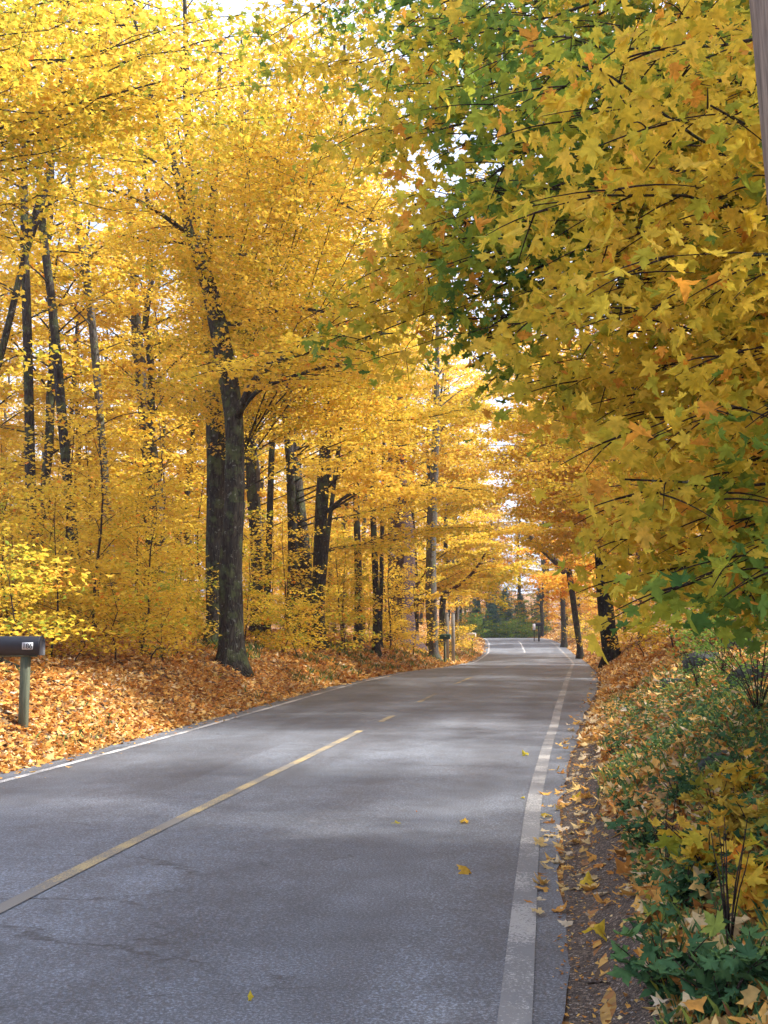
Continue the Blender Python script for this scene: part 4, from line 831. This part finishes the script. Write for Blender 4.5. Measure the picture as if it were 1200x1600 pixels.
plant(1180, 1330, 'yellow leaved plant near the right edge of the picture, mid bank', 8, .32, 9, 8, 1.0, .095)
plant(1150, 1230, 'green plant just below the lichened rock', 9, .26, 8, 8, .3, .06)
plant(1060, 1260, 'green leafy clump left of the lichened rock', 10, .26, 8, 8, .35, .06)
plant(960, 1180, 'low green weed clump where the gravel narrows', 11, .22, 8, 7, .4, .05)
plant(1190, 1440, 'golden leaved seedling clump at the right edge', 12, .34, 9, 8, .62, .1, mat=M_leaf)
plant(1110, 1380, 'golden maple seedlings among the dark stems', 13, .34, 8, 7, .6, .1, mat=M_leaf)
plant(1175, 1260, 'golden maple seedling clump beside the lichened rock', 14, .3, 8, 7, .55, .09, mat=M_leaf)
plant(1140, 1500, 'dark bare shrub stems standing upright on the near right bank', 21, .62, 7, 0, name='bare_shrub', spread=.14)
plant(1040, 1380, 'thin dark bare shrub stems leaning left at the verge', 22, .6, 5, 0, name='bare_shrub', spread=.22)
plant(955, 1190, 'small reddish brown dead weed at the verge', 23, .26, 6, 3, t0=.95, broad=.05, name='dead_weed', mat=M_leaf, spread=.08)
for x_, y_, s_, lab in [(2.0, 10.6, .62, 'dark green tangled shrub above the boulders on the right bank'), (2.1, 13.0, .6, 'dark green shrub under the hanging golden branches'), (2.6, 15.5, .8, 'dark green shrub in shade deeper behind the orange leaves')]:
    c_ = tDark if tDark.name not in used else copy_tree(tDark); used.add(tDark.name); c_['label'] = lab; c_.location = (x_, y_, tz(x_, y_) - .04); c_.scale = (s_,) * 3; c_.rotation_euler = (0, 0, x_ * 9 + y_)
for i, (px, py, lab) in enumerate([(1090, 1075, 'tangle of dark bare stems behind the flat boulder'), (1130, 1060, 'tangle of dark bare stems left of the largest boulder'), (1185, 1120, 'tangle of dark bare stems below the largest boulder')]):
    plant(px, py, lab, 30 + i, .8, 14, 0, name='bare_shrub', spread=.6)

# ------------------------------------------------------------------ single leaves lying on the asphalt and gravel
one = [(514, 1279, .085, .35, 'small pale green leaf on the left lane side, leftmost of the row of four', M_leaf), (625, 1296, .10, .42, 'pale yellow leaf in the row of four on the asphalt, second from left', M_leaf), (659, 1277, .07, .9, 'small pinkish leaf in the row of four on the asphalt', M_leaf), (727, 1292, .115, .7, 'orange leaf in the row of four, rightmost', M_leaf),
       (735, 1378, .11, .72, 'curled orange brown leaf standing on the lane left of the white line', M_leaf), (418, 1534, .09, .95, 'small dark red leaf low in the near lane', M_leaf), (390, 1590, .08, .46, 'pale leaf at the bottom edge of the near lane', M_leaf), (822, 1187, .12, .42, 'yellow leaf on the asphalt just left of the white line, farther one', M_leaf), (815, 1252, .11, .42, 'yellow leaf on the asphalt touching the left side of the white line', M_leaf),
       (820, 1353, .07, .65, 'small orange leaf lying on the white edge line', M_leaf), (850, 1281, .11, .55, 'tan leaf between the white line and the gravel', M_leaf), (855, 1262, .06, .4, 'small yellow leaf right of the white line', M_leaf), (915, 1395, .13, .5, 'large pale yellow leaf on the gravel, upper of the two near ones', M_leaf), (925, 1488, .13, .5, 'large curled yellow leaf on the gravel, lower of the two near ones', M_leaf), (895, 1252, .1, .5, 'yellow leaf on the gravel beside the small weed', M_leaf), (920, 1290, .1, .6, 'golden leaf on the gravel at the plants', M_leaf),
       (155 + 157, 1457, .05, .95, 'tiny dark brown leaf left of the middle of the near lane', M_leaf)]
for i, (px, py, s, t, lab, mt) in enumerate(one):
    rsx = np.random.RandomState(300 + i); p = hit(px, py, 3); p[2] += .03
    V, Fc, tn = leaves(rsx, np.zeros((1, 3)), np.array([s]), np.array([t]), 0, tilt=.15, droop=(-.1, .12), curl=.45); V[:, 2] -= V[:, 2].min() - 0.001
    o = link('fallen_leaf', mk_mesh('fallen_leaf', V, [Fc], tint=tn), mt); o.location = (p[0], p[1], p[2] - .012); tag(o, lab, 'leaf', 'single leaves lying on road and gravel')
tw_ = hit(960, 1550, 3); m = MB(); m.tube(np.array([[-.12, .06, .01], [-.04, .03, .03], [.03, -.01, .02], [.1, -.06, .01]]), [.006, .005, .004, .002], 6); o = m.build('twig', M_twig); o.location = tw_ + np.array([0, 0, .005]); tag(o, 'dark twig lying on the gravel at the plants, low right', 'twig')
# pale air between the near trees and the far end of the road
HZ = MB(); HZ.box((0, 445, 28), (1060, 960, 64)); hz = HZ.build('haze', None, smooth=False); tag(hz, kind='stuff')
hz.data.materials.clear(); hm = bpy.data.materials.new('pale_air'); hm.use_nodes = True; hn = hm.node_tree.nodes; hn.remove(hn['Principled BSDF'])
pv = hn.new('ShaderNodeVolumePrincipled'); pv.inputs['Color'].default_value = (.82, .88, 1, 1); pv.inputs['Density'].default_value = .0006; pv.inputs['Anisotropy'].default_value = .3
hm.node_tree.links.new(pv.outputs[0], hn['Material Output'].inputs['Volume']); hz.data.materials.append(hm)
print('objects', len(bpy.data.objects), 'polys', sum(len(m.polygons) for m in bpy.data.meshes))
